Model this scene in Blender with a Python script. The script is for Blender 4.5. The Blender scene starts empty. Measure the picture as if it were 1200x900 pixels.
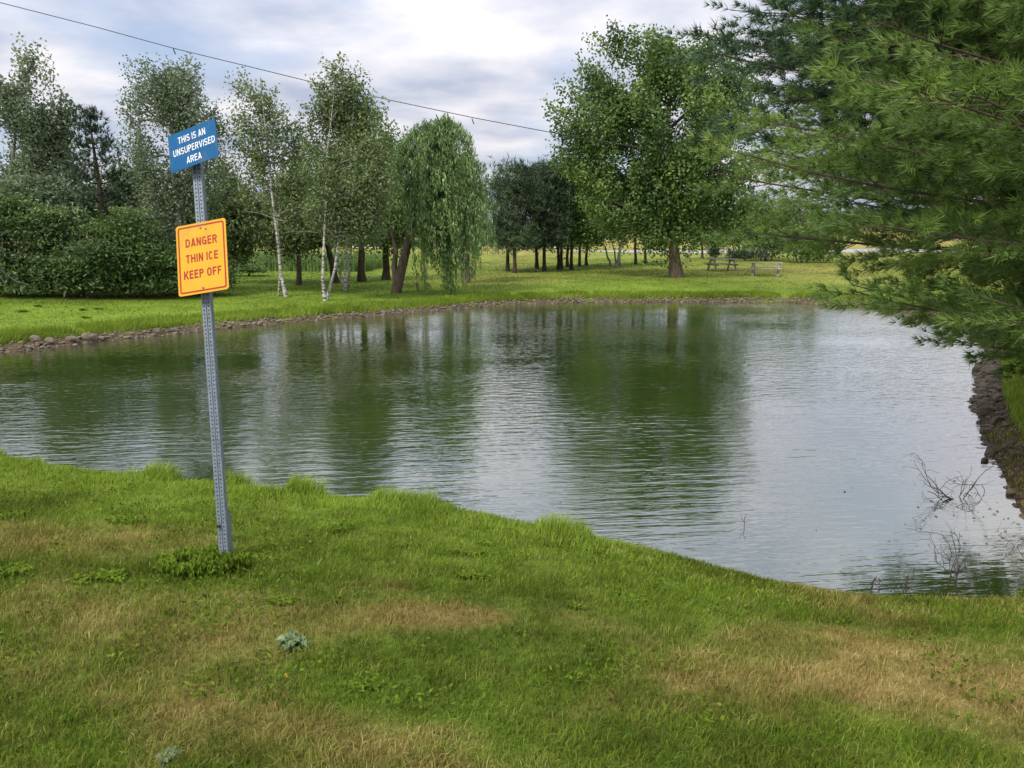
import bpy, math, random
import numpy as np
from mathutils import Vector, Matrix

S = bpy.context.scene
COL = S.collection
rng = np.random.default_rng(7)
R = math.radians

# ------------------------------------------------------------------ camera
CAMZ = 2.6                      # metres above the water
PITCH = R(10.5)
FPX = 902.0                     # focal length in pixels of a 1200 px wide frame
cam_d = bpy.data.cameras.new('camera')
cam_d.sensor_width = 36.0
cam_d.lens = 36.0 * FPX / 1200.0
cam_d.clip_start = 0.1
cam_d.clip_end = 6000
cam = bpy.data.objects.new('camera', cam_d)
COL.objects.link(cam)
cam.location = (0, 0, CAMZ)
cam.rotation_euler = (math.pi / 2 - PITCH, 0, 0)
S.camera = cam

# ------------------------------------------------------------------ exposure
S.view_settings.view_transform = 'Standard'
S.view_settings.look = 'None'
S.view_settings.gamma = 1.0
S.view_settings.exposure = 0.28
S.view_settings.use_curve_mapping = False

# ------------------------------------------------------------------ sky + sun
SUN_EL, SUN_AZ = R(48), R(215)   # azimuth clockwise from +Y: behind the camera, to its left
W = bpy.data.worlds.new('World')
S.world = W
W.use_nodes = True
wn, wl = W.node_tree.nodes, W.node_tree.links
wn.clear()


def wnode(t, **kw):
    n = wn.new(t)
    for k, v in kw.items():
        setattr(n, k, v)
    return n


def wmath(op, a, b=None, c=None):
    n = wn.new('ShaderNodeMath')
    n.operation = op
    for i, q in enumerate((a, b, c)):
        if q is None:
            continue
        if isinstance(q, (int, float)):
            n.inputs[i].default_value = q
        else:
            wl.new(q, n.inputs[i])
    return n.outputs[0]


sky = wnode('ShaderNodeTexSky', sky_type='NISHITA', sun_disc=False, sun_elevation=SUN_EL, sun_rotation=SUN_AZ)
tc = wnode('ShaderNodeTexCoord')
sep = wnode('ShaderNodeSeparateXYZ')
wl.new(tc.outputs['Generated'], sep.inputs[0])
zz = wmath('MAXIMUM', sep.outputs[2], 0.0)
den = wmath('ADD', zz, 0.13)
px = wmath('DIVIDE', sep.outputs[0], den)
py = wmath('DIVIDE', sep.outputs[1], den)
cmb = wnode('ShaderNodeCombineXYZ')
wl.new(px, cmb.inputs[0]); wl.new(py, cmb.inputs[1])
n1 = wnode('ShaderNodeTexNoise'); n1.inputs['Scale'].default_value = 0.85
n1.inputs['Detail'].default_value = 7; n1.inputs['Roughness'].default_value = 0.55
n1.inputs['Distortion'].default_value = 0.25
n2 = wnode('ShaderNodeTexNoise'); n2.inputs['Scale'].default_value = 1.5
n2.inputs['Detail'].default_value = 6; n2.inputs['Roughness'].default_value = 0.5
mp = wnode('ShaderNodeMapping'); mp.inputs['Location'].default_value = (2.3, 5.1, 1.0)
wl.new(cmb.outputs[0], mp.inputs[0]); wl.new(mp.outputs[0], n1.inputs[0])
mp2 = wnode('ShaderNodeMapping'); mp2.inputs['Location'].default_value = (7.3, 1.1, 4.0)
wl.new(cmb.outputs[0], mp2.inputs[0]); wl.new(mp2.outputs[0], n2.inputs[0])
cov = wnode('ShaderNodeValToRGB')
cov.color_ramp.elements[0].position = 0.36; cov.color_ramp.elements[0].color = (0.35, 0.35, 0.35, 1)
cov.color_ramp.elements[1].position = 0.50; cov.color_ramp.elements[1].color = (1, 1, 1, 1)
wl.new(n1.outputs[0], cov.inputs[0])
shd = wnode('ShaderNodeValToRGB')
shd.color_ramp.elements[0].position = 0.36; shd.color_ramp.elements[0].color = (3.9, 4.35, 5.5, 1)
shd.color_ramp.elements[1].position = 0.60; shd.color_ramp.elements[1].color = (7.6, 7.4, 7.7, 1)
wl.new(n2.outputs[0], shd.inputs[0])
mix = wnode('ShaderNodeMix', data_type='RGBA')
wl.new(cov.outputs[0], mix.inputs[0])
skm = wnode('ShaderNodeMix', data_type='RGBA'); skm.inputs[0].default_value = 0.6
wl.new(sky.outputs[0], skm.inputs[6]); skm.inputs[7].default_value = (4.0, 5.2, 7.4, 1)
wl.new(skm.outputs[2], mix.inputs[6]); wl.new(shd.outputs[0], mix.inputs[7])
# an overcast sky is brighter overhead than at the horizon
grad = wmath('MULTIPLY_ADD', zz, 1.3, 0.85)
sc = wnode('ShaderNodeVectorMath', operation='SCALE')
wl.new(mix.outputs[2], sc.inputs[0]); wl.new(grad, sc.inputs['Scale'])
bg = wnode('ShaderNodeBackground'); bg.inputs[1].default_value = 0.1
wl.new(sc.outputs[0], bg.inputs[0])
wo = wnode('ShaderNodeOutputWorld')
wl.new(bg.outputs[0], wo.inputs[0])

sun_d = bpy.data.lights.new('sun', 'SUN')
sun_d.energy = 3.0
sun_d.angle = R(12)
sun_d.color = (1.0, 0.95, 0.86)
sun = bpy.data.objects.new('sun', sun_d)
COL.objects.link(sun)
sdir = Vector((math.sin(SUN_AZ) * math.cos(SUN_EL), math.cos(SUN_AZ) * math.cos(SUN_EL), math.sin(SUN_EL)))
sun.rotation_euler = sdir.to_track_quat('Z', 'Y').to_euler()

# ------------------------------------------------------------------ geometry of the place
CP, SP = math.cos(PITCH), math.sin(PITCH)


def ray(u, v):
    a, b = (u - 600) / FPX, (450 - v) / FPX
    return np.array([a, CP + b * SP, -SP + b * CP])


def at(u, v, Y):
    """survey point: the place seen at photo position u, v that lies Y metres north"""
    d = ray(u, v)
    return np.array([0, 0, CAMZ]) + d * (Y / d[1])


def hash2(ix, iy, seed):
    n = (ix.astype(np.int64) * 374761393 + iy.astype(np.int64) * 668265263 + seed * 1442695041) & 0x7fffffff
    n = ((n ^ (n >> 13)) * 1274126177) & 0x7fffffff
    n = (n ^ (n >> 16)) & 0xffff
    return n / 65535.0


def vnoise(x, y, s, seed=0):
    x, y = np.asarray(x, float) / s, np.asarray(y, float) / s
    ix, iy = np.floor(x), np.floor(y)
    fx, fy = x - ix, y - iy
    fx, fy = fx * fx * (3 - 2 * fx), fy * fy * (3 - 2 * fy)
    a, b = hash2(ix, iy, seed), hash2(ix + 1, iy, seed)
    c, d = hash2(ix, iy + 1, seed), hash2(ix + 1, iy + 1, seed)
    return (a * (1 - fx) + b * fx) * (1 - fy) + (c * (1 - fx) + d * fx) * fy


def fbm(x, y, s, seed=0, o=4):
    r, w, t = 0, 1.0, 0
    for i in range(o):
        r = r + w * vnoise(x, y, s / 2 ** i, seed + i * 17)
        t += w
        w *= 0.55
    return r / t


def wat(u, v, z=0.0):
    d = ray(u, v)
    t = (z - CAMZ) / d[2]
    return (d[0] * t, d[1] * t)


far_px = [(0, 413), (52, 408), (112, 400), (146, 397), (208, 391), (250, 386), (350, 377), (450, 370), (500, 365),
          (560, 360), (620, 356), (700, 354), (820, 354), (920, 354)]
P_far = [(-26, 9.5), (-19, 15.5)] + [wat(*p) for p in far_px] + [(14.2, 31.5), (15, 27)]
P_right = [(15, 27), (13.5, 22), (11.3, 18)] + [wat(*p) for p in [(1150, 432), (1146, 482), (1153, 511), (1171, 545), (1189, 583), (1203, 612)]] + [(4.75, 6.35), (4.4, 5.75)]
near_px = [(1200, 690), (1100, 689), (1000, 686), (900, 668), (840, 654), (760, 634), (680, 620), (620, 606), (540, 592), (480, 584), (400, 578), (300, 566), (170, 554), (80, 545), (0, 530)]
P_near = [(4.4, 5.75)] + [wat(u, v - 5, 0.13) for u, v in near_px] + [(-9.5, 10.0), (-17, 11.0), (-26, 9.5)]


def pdist(P, x, y):
    P = np.array(P)
    best = np.full(x.shape, 1e9)
    for a, b in zip(P[:-1], P[1:]):
        ab = b - a
        t = np.clip(((x - a[0]) * ab[0] + (y - a[1]) * ab[1]) / (ab @ ab), 0, 1)
        best = np.minimum(best, np.hypot(x - a[0] - t * ab[0], y - a[1] - t * ab[1]))
    return best


POLY = np.array(P_far + P_right[1:] + P_near[1:-1])


def inside(x, y):
    c = np.zeros(x.shape, bool)
    n = len(POLY)
    for i in range(n):
        x1, y1 = POLY[i]; x2, y2 = POLY[(i + 1) % n]
        if y1 == y2:
            continue
        k = ((y1 > y) != (y2 > y)) & (x < (x2 - x1) * (y - y1) / (y2 - y1) + x1)
        c ^= k
    return c


def sm(a, b, x):
    t = np.clip((x - a) / (b - a), 0, 1)
    return t * t * (3 - 2 * t)


def ground(x, y, full=False):
    x = np.atleast_1d(np.asarray(x, float)); y = np.atleast_1d(np.asarray(y, float))
    wob = 0.16 * (fbm(x, y, 0.9, 5) - 0.5) * 2
    dn, dr, df = pdist(P_near, x, y), pdist(P_right, x, y), pdist(P_far, x, y)
    ins = inside(x, y)
    d = np.minimum(np.minimum(dn, dr), df)
    wn_, wr_, wf_ = 1 / (dn + .25) ** 3, 1 / (dr + .25) ** 3, 1 / (df + .25) ** 3
    ws = wn_ + wr_ + wf_
    sd = np.where(ins, -d, d) + wob * np.minimum(1, d * 2 + .3) * .6
    o = np.maximum(sd, 0)
    zn = 0.03 * sm(0, .1, o) + 1.12 * (1 - np.exp(-o / 4.6))
    zr = 0.20 * (1 - np.exp(-o / .45)) + 0.85 * (1 - np.exp(-o / 3.0))
    zf = 0.24 * (1 - np.exp(-o / .35)) + 0.42 * (1 - np.exp(-o / 11))
    z = (zn * wn_ + zr * wr_ + zf * wf_) / ws
    z = z + np.minimum(o, 1) * (0.05 * (fbm(x, y, 3.1, 9) - .5) + 0.02 * (fbm(x, y, .5, 12, 3) - .5))
    z = z + 0.010 * np.clip(y - 62, 0, 60) + 0.045 * np.clip(y - 150, 0, 160) * sm(-20, 30, x) + 0.02 * np.clip(y - 150, 0, 400)
    z = np.where(sd < 0, np.maximum(sd * .5, -1.2), z)
    if full:
        return z, sd, wn_ / ws, wr_ / ws, wf_ / ws
    return z


def G(u, v):
    """the ground point seen at photo position u, v"""
    d = ray(u, v)
    t = np.geomspace(1.5, 400, 1500)
    X, Y, Z = d[0] * t, d[1] * t, CAMZ + d[2] * t
    g = ground(X, Y)
    k = np.argmax(Z < np.maximum(g, 0))
    return np.array([X[k], Y[k], max(g[k], 0)])


# ------------------------------------------------------------------ mesh helpers
def mk(name, parts, mat, parent=None, smooth=False, attrs=None):
    """parts: list of (V, F) with F (n,k) arrays; one mesh object"""
    Vs, Ls, Ts = [], [], []
    off = 0
    for V, F in parts:
        V = np.asarray(V, np.float32); F = np.asarray(F, np.int64)
        Vs.append(V); Ls.append((F + off).ravel()); Ts.append(np.full(len(F), F.shape[1]))
        off += len(V)
    V = np.concatenate(Vs); L = np.concatenate(Ls); T = np.concatenate(Ts)
    me = bpy.data.meshes.new(name)
    me.vertices.add(len(V)); me.vertices.foreach_set('co', V.ravel())
    me.loops.add(len(L)); me.loops.foreach_set('vertex_index', L.astype(np.int32))
    me.polygons.add(len(T))
    st = np.zeros(len(T), np.int32); st[1:] = np.cumsum(T)[:-1]
    me.polygons.foreach_set('loop_start', st)
    me.polygons.foreach_set('use_smooth', np.full(len(T), smooth))
    if attrs:
        for k, a in attrs.items():
            at_ = me.attributes.new(k, 'FLOAT', 'POINT')
            at_.data.foreach_set('value', np.asarray(a, np.float32))
    me.update(calc_edges=True)
    if mat is not None:
        me.materials.append(mat)
    o = bpy.data.objects.new(name, me)
    COL.objects.link(o)
    if parent is not None:
        o.parent = parent
    return o


def tag(o, label=None, cat=None, group=None, kind=None):
    if label: o['label'] = label
    if cat: o['category'] = cat
    if group: o['group'] = group
    if kind: o['kind'] = kind
    return o


def empty(name, loc):
    o = bpy.data.objects.new(name, None)
    o.location = [float(c) for c in loc]
    o.empty_display_size = .2
    COL.objects.link(o)
    return o


def norm(v):
    return v / np.maximum(np.linalg.norm(v, axis=-1, keepdims=True), 1e-9)


def tube(pts, rad, n=6, cap=True):
    pts = np.asarray(pts, float); rad = np.asarray(rad, float)
    t = np.gradient(pts, axis=0); t = norm(t)
    ref = np.array([0, 0, 1.0]) if abs(t[0][2]) < .9 else np.array([1.0, 0, 0])
    a = norm(np.cross(t, ref)); b = np.cross(t, a)
    ang = np.arange(n) * 2 * math.pi / n
    ring = (a[:, None] * np.cos(ang)[None, :, None] + b[:, None] * np.sin(ang)[None, :, None]) * rad[:, None, None] + pts[:, None]
    V = ring.reshape(-1, 3)
    m = len(pts)
    i = np.arange(m - 1)[:, None] * n; j = np.arange(n)[None]
    k = (j + 1) % n
    F = np.stack([i + j, i + k, i + n + k, i + n + j], -1).reshape(-1, 4)
    return V, F


def box(x0, x1, y0, y1, z0, z1, M=None):
    V = np.array([(x, y, z) for x in (x0, x1) for y in (y0, y1) for z in (z0, z1)], float)
    F = np.array([(0, 1, 3, 2), (4, 6, 7, 5), (0, 4, 5, 1), (2, 3, 7, 6), (0, 2, 6, 4), (1, 5, 7, 3)])
    if M is not None:
        V = V @ np.array(M)[:3, :3].T + np.array(M)[:3, 3]
    return V, F


def leaf_quads(C, L, Wd, up=.5, tdir=None, r=rng):
    """diamond leaves at centres C"""
    n = len(C)
    nm = norm(r.normal(size=(n, 3)) + np.array([0, 0, up]))
    if tdir is None:
        t = norm(r.normal(size=(n, 3)))
    else:
        t = norm(tdir + r.normal(size=(n, 3)) * .25)
    t = norm(t - nm * np.sum(t * nm, 1, keepdims=True))
    b = np.cross(nm, t)
    L = np.broadcast_to(L, (n,))[:, None] * r.uniform(.7, 1.25, (n, 1)); Wd = np.broadcast_to(Wd, (n,))[:, None]
    V = np.stack([C - t * L / 2, C + b * Wd / 2 + nm * Wd * .15, C + t * L / 2, C - b * Wd / 2 + nm * Wd * .15], 1).reshape(-1, 3)
    F = np.arange(n * 4).reshape(-1, 4)
    return V, F


# ------------------------------------------------------------------ materials
def mat(name):
    m = bpy.data.materials.new(name)
    m.use_nodes = True
    nt = m.node_tree
    nt.nodes.clear()
    return m, nt.nodes, nt.links


def N(ns, t, **kw):
    n = ns.new(t)
    for k, v in kw.items():
        if hasattr(n, k) and not k.startswith('in_'):
            setattr(n, k, v)
    return n


def ramp(ns, stops):
    r = ns.new('ShaderNodeValToRGB')
    e = r.color_ramp.elements
    while len(e) < len(stops):
        e.new(.5)
    for k, (p, c) in enumerate(stops):
        e[k].position = p; e[k].color = (*c, 1)
    return r


def noise(ns, ls, scale, detail=4, rough=.55, vec=None, stretch=None):
    g = ns.new('ShaderNodeNewGeometry') if vec is None else None
    v = vec or g.outputs['Position']
    if stretch:
        mpn = ns.new('ShaderNodeMapping'); mpn.inputs['Scale'].default_value = stretch
        ls.new(v, mpn.inputs[0]); v = mpn.outputs[0]
    n = ns.new('ShaderNodeTexNoise')
    n.inputs['Scale'].default_value = scale; n.inputs['Detail'].default_value = detail
    n.inputs['Roughness'].default_value = rough
    ls.new(v, n.inputs['Vector'])
    return n.outputs[0]


def foliage(name, stops, trans=.35, gloss=.03, big=.35):
    """leaf material: per-leaf tint attribute plus a slow colour drift through the crown"""
    m, ns, ls = mat(name)
    a = ns.new('ShaderNodeAttribute'); a.attribute_name = 'tint'
    nz = noise(ns, ls, big, 3)
    ad = ns.new('ShaderNodeMath'); ad.operation = 'MULTIPLY_ADD'
    ls.new(nz, ad.inputs[0]); ad.inputs[1].default_value = .9
    s2 = ns.new('ShaderNodeMath'); s2.operation = 'MULTIPLY_ADD'
    ls.new(a.outputs['Fac'], s2.inputs[0]); s2.inputs[1].default_value = .75; s2.inputs[2].default_value = -.32
    ls.new(s2.outputs[0], ad.inputs[2])
    r = ramp(ns, stops)
    ls.new(ad.outputs[0], r.inputs[0])
    d = ns.new('ShaderNodeBsdfDiffuse'); ls.new(r.outputs[0], d.inputs[0])
    t = ns.new('ShaderNodeBsdfTranslucent'); ls.new(r.outputs[0], t.inputs[0])
    mx = ns.new('ShaderNodeMixShader'); mx.inputs[0].default_value = trans
    ls.new(d.outputs[0], mx.inputs[1]); ls.new(t.outputs[0], mx.inputs[2])
    g = ns.new('ShaderNodeBsdfGlossy'); g.inputs['Roughness'].default_value = .5
    g.inputs[0].default_value = (.9, 1, .9, 1)
    m2 = ns.new('ShaderNodeMixShader'); m2.inputs[0].default_value = gloss
    ls.new(mx.outputs[0], m2.inputs[1]); ls.new(g.outputs[0], m2.inputs[2])
    o = ns.new('ShaderNodeOutputMaterial'); ls.new(m2.outputs[0], o.inputs[0])
    return m


def simple(name, c1, c2, scale=8, rough=.8, metal=0, bump=0, bscale=None, stretch=None, spec=.4):
    m, ns, ls = mat(name)
    tcn = ns.new('ShaderNodeNewGeometry')
    f = noise(ns, ls, scale, 5, .6, tcn.outputs['Position'], stretch)
    r = ramp(ns, [(.3, c1), (.7, c2)])
    ls.new(f, r.inputs[0])
    p = ns.new('ShaderNodeBsdfPrincipled')
    ls.new(r.outputs[0], p.inputs['Base Color'])
    p.inputs['Roughness'].default_value = rough; p.inputs['Metallic'].default_value = metal
    p.inputs['Specular IOR Level'].default_value = spec
    if bump:
        f2 = noise(ns, ls, bscale or scale * 3, 5, .6, tcn.outputs['Position'], stretch)
        b = ns.new('ShaderNodeBump'); b.inputs['Distance'].default_value = bump
        ls.new(f2, b.inputs['Height']); ls.new(b.outputs[0], p.inputs['Normal'])
    o = ns.new('ShaderNodeOutputMaterial'); ls.new(p.outputs[0], o.inputs[0])
    return m


GREEN = [(.0, (.046, .076, .010)), (.35, (.120, .180, .021)), (.65, (.195, .290, .032)), (1., (.295, .42, .050))]
DRY = [(.0, (.15, .110, .030)), (.4, (.34, .265, .085)), (.75, (.56, .43, .18)), (1., (.78, .62, .36))]


def grass_mat(name, blades):
    m, ns, ls = mat(name)
    t = ns.new('ShaderNodeAttribute'); t.attribute_name = 'tint'
    d = ns.new('ShaderNodeAttribute'); d.attribute_name = 'dry'
    tv = t.outputs['Fac']; dv = d.outputs['Fac']
    if not blades:
        f = noise(ns, ls, 7.0, 8, .75)
        rr = ns.new('ShaderNodeMapRange'); rr.inputs[1].default_value = .3; rr.inputs[2].default_value = .72
        ls.new(f, rr.inputs[0])
        mm = ns.new('ShaderNodeMath'); mm.operation = 'MULTIPLY_ADD'
        ls.new(rr.outputs[0], mm.inputs[0]); mm.inputs[1].default_value = .55
        m3 = ns.new('ShaderNodeMath'); m3.operation = 'MULTIPLY_ADD'
        ls.new(tv, m3.inputs[0]); m3.inputs[1].default_value = .8; m3.inputs[2].default_value = -.22
        ls.new(m3.outputs[0], mm.inputs[2])
        tv = mm.outputs[0]
        f4 = noise(ns, ls, 1.7, 6, .7)
        m4 = ns.new('ShaderNodeMath'); m4.operation = 'MULTIPLY_ADD'
        ls.new(f4, m4.inputs[0]); m4.inputs[1].default_value = .6; m4.inputs[2].default_value = -.3
        m5 = ns.new('ShaderNodeMath'); m5.operation = 'ADD'; m5.use_clamp = True
        ls.new(m4.outputs[0], m5.inputs[0]); ls.new(dv, m5.inputs[1])
        dv = m5.outputs[0]
    g = ramp(ns, GREEN); y = ramp(ns, DRY)
    ls.new(tv, g.inputs[0]); ls.new(tv, y.inputs[0])
    mx = ns.new('ShaderNodeMix'); mx.data_type = 'RGBA'
    ls.new(dv, mx.inputs[0]); ls.new(g.outputs[0], mx.inputs[6]); ls.new(y.outputs[0], mx.inputs[7])
    c = mx.outputs[2]
    o = ns.new('ShaderNodeOutputMaterial')
    if blades:
        df = ns.new('ShaderNodeBsdfDiffuse'); ls.new(c, df.inputs[0])
        tr = ns.new('ShaderNodeBsdfTranslucent'); ls.new(c, tr.inputs[0])
        a = ns.new('ShaderNodeMixShader'); a.inputs[0].default_value = .45
        ls.new(df.outputs[0], a.inputs[1]); ls.new(tr.outputs[0], a.inputs[2])
        ls.new(a.outputs[0], o.inputs[0])
    else:
        bk = ns.new('ShaderNodeAttribute'); bk.attribute_name = 'bank'
        rd = ns.new('ShaderNodeAttribute'); rd.attribute_name = 'road'
        f2 = noise(ns, ls, 9, 6, .7)
        soil = ramp(ns, [(.3, (.05, .038, .024)), (.55, (.13, .095, .060)), (.75, (.22, .165, .115))])
        ls.new(f2, soil.inputs[0])
        m2 = ns.new('ShaderNodeMix'); m2.data_type = 'RGBA'
        ls.new(bk.outputs['Fac'], m2.inputs[0]); ls.new(c, m2.inputs[6]); ls.new(soil.outputs[0], m2.inputs[7])
        p = ns.new('ShaderNodeBsdfPrincipled'); p.inputs['Roughness'].default_value = .95
        p.inputs['Specular IOR Level'].default_value = .1
        ls.new(m2.outputs[2], p.inputs['Base Color'])
        b = ns.new('ShaderNodeBump'); b.inputs['Distance'].default_value = .06
        f3 = noise(ns, ls, 12, 8, .75)
        ls.new(f3, b.inputs['Height']); ls.new(b.outputs[0], p.inputs['Normal'])
        ls.new(p.outputs[0], o.inputs[0])
    return m


M_GROUND = grass_mat('lawn_ground', False)
M_BLADE = grass_mat('grass_blade', True)
M_BARK = simple('bark', (.05, .038, .028), (.17, .125, .09), 6, .95, bump=.03, bscale=18, stretch=(1, 1, .35))
M_BARK_DARK = simple('dark_bark', (.03, .022, .017), (.10, .07, .052), 7, .95, bump=.03, bscale=16, stretch=(1, 1, .4))
M_BARK_GREY = simple('grey_bark', (.10, .095, .085), (.28, .26, .235), 7, .95, bump=.02, stretch=(1, 1, .4))
M_STONE = simple('shore_stone', (.070, .055, .038), (.23, .185, .130), 5, .9, bump=.02, bscale=25)
M_STONE_DARK = simple('wet_dark_stone', (.045, .034, .022), (.20, .145, .092), 7, .6, bump=.02, bscale=30)
M_STEEL = simple('galvanised_steel', (.13, .16, .19), (.24, .28, .33), 60, .5, metal=.35, bump=.0005, bscale=150)
M_HOLE = simple('post_hollow', (.015, .015, .017), (.03, .03, .03), 5, .9)  # near black: painted-in shade of the post hollow; also colours bolt and chip
M_BLUE = simple('blue_sign_paint', (.002, .080, .215), (.003, .100, .26), 9, .6, spec=.2)
M_YEL = simple('amber_sign_paint', (.58, .305, .005), (.68, .360, .008), 9, .6)
M_RED = simple('red_sign_print', (.30, .010, .005), (.40, .016, .006), 30, .5)
M_WHITE = simple('white_sign_print', (.72, .74, .76), (.82, .83, .84), 30, .5)
M_WIRE = simple('cable_sheath', (.02, .02, .022), (.05, .05, .05), 5, .7)
M_WOOD = simple('weathered_wood', (.20, .18, .155), (.42, .39, .34), 9, .85, bump=.004, stretch=(.3, 1, 1))
M_TWIG = simple('dead_wet_twig', (.018, .014, .012), (.06, .045, .035), 20, .8)
M_DEAD = simple('dead_grey_branch', (.12, .11, .09), (.24, .22, .18), 20, .9)
M_GRAVEL = simple('pale_gravel', (.27, .245, .22), (.40, .37, .335), 3, .95, bump=.02, bscale=30)
M_YELLOW = simple('yellow_petal', (.50, .40, .03), (.66, .52, .04), 20, .7)


def dirty(m, amount, scale):
    ns, ls = m.node_tree.nodes, m.node_tree.links
    p = [n for n in ns if n.type == 'BSDF_PRINCIPLED'][0]
    src = p.inputs['Base Color'].links[0].from_socket
    f = noise(ns, ls, scale, 7, .75, None, (1, 1, .35))
    r = ramp(ns, [(.50, (0, 0, 0)), (.74, (amount, amount, amount))]); ls.new(f, r.inputs[0])
    mx = ns.new('ShaderNodeMix'); mx.data_type = 'RGBA'
    ls.new(r.outputs[0], mx.inputs[0]); ls.new(src, mx.inputs[6]); mx.inputs[7].default_value = (.16, .15, .12, 1)
    ls.new(mx.outputs[2], p.inputs['Base Color'])


dirty(M_BLUE, .35, 14); dirty(M_YEL, .30, 12); dirty(M_STEEL, .5, 18); dirty(M_WHITE, .4, 30)


def birch_mat():
    m, ns, ls = mat('birch_bark')
    g = ns.new('ShaderNodeNewGeometry')
    f = noise(ns, ls, 5, 5, .7, g.outputs['Position'], (1, 1, 3.5))
    r = ramp(ns, [(.42, (.05, .045, .04)), (.52, (.42, .40, .36)), (.75, (.62, .60, .55))])
    ls.new(f, r.inputs[0])
    p = ns.new('ShaderNodeBsdfPrincipled'); p.inputs['Roughness'].default_value = .8
    ls.new(r.outputs[0], p.inputs['Base Color'])
    o = ns.new('ShaderNodeOutputMaterial'); ls.new(p.outputs[0], o.inputs[0])
    return m


M_BIRCH = birch_mat()

F_MAPLE = foliage('maple_leaf', [(.1, (.040, .074, .020)), (.5, (.115, .190, .044)), (.9, (.24, .34, .080))])
F_DECID = foliage('light_leaf', [(.1, (.040, .072, .020)), (.5, (.110, .180, .046)), (.9, (.22, .32, .080))])
F_GREY = foliage('grey_green_leaf', [(.1, (.070, .095, .050)), (.5, (.165, .215, .115)), (.9, (.31, .37, .22))])
F_BIRCH = foliage('birch_leaf', [(.1, (.060, .088, .032)), (.5, (.150, .205, .070)), (.9, (.30, .36, .14))])
F_WILLOW = foliage('willow_leaf', [(.1, (.070, .125, .036)), (.5, (.185, .300, .095)), (.9, (.38, .52, .19))], big=.5)
F_BUSH = foliage('sumac_leaf', [(.1, (.028, .050, .016)), (.5, (.085, .145, .046)), (.9, (.21, .29, .085))])
F_PINE = foliage('dark_pine_needle', [(.1, (.026, .044, .022)), (.5, (.060, .095, .046)), (.9, (.12, .17, .075))], trans=.15)
F_WPINE = foliage('white_pine_needle', [(.1, (.042, .078, .022)), (.45, (.115, .195, .042)), (.9, (.27, .37, .075))], trans=.3, big=.6)
F_WPINE_DARK = foliage('dark_white_pine_needle', [(.1, (.018, .045, .024)), (.45, (.045, .095, .045)), (.9, (.115, .19, .075))], trans=.3, big=.5)
F_WEED = foliage('weed_leaf', [(.1, (.055, .088, .012)), (.5, (.130, .200, .022)), (.9, (.23, .31, .04))], big=3, gloss=0.0)
F_SAGE = foliage('sage_leaf', [(.1, (.10, .15, .07)), (.5, (.19, .26, .13)), (.9, (.28, .36, .2))], big=3, gloss=0.0)


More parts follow.
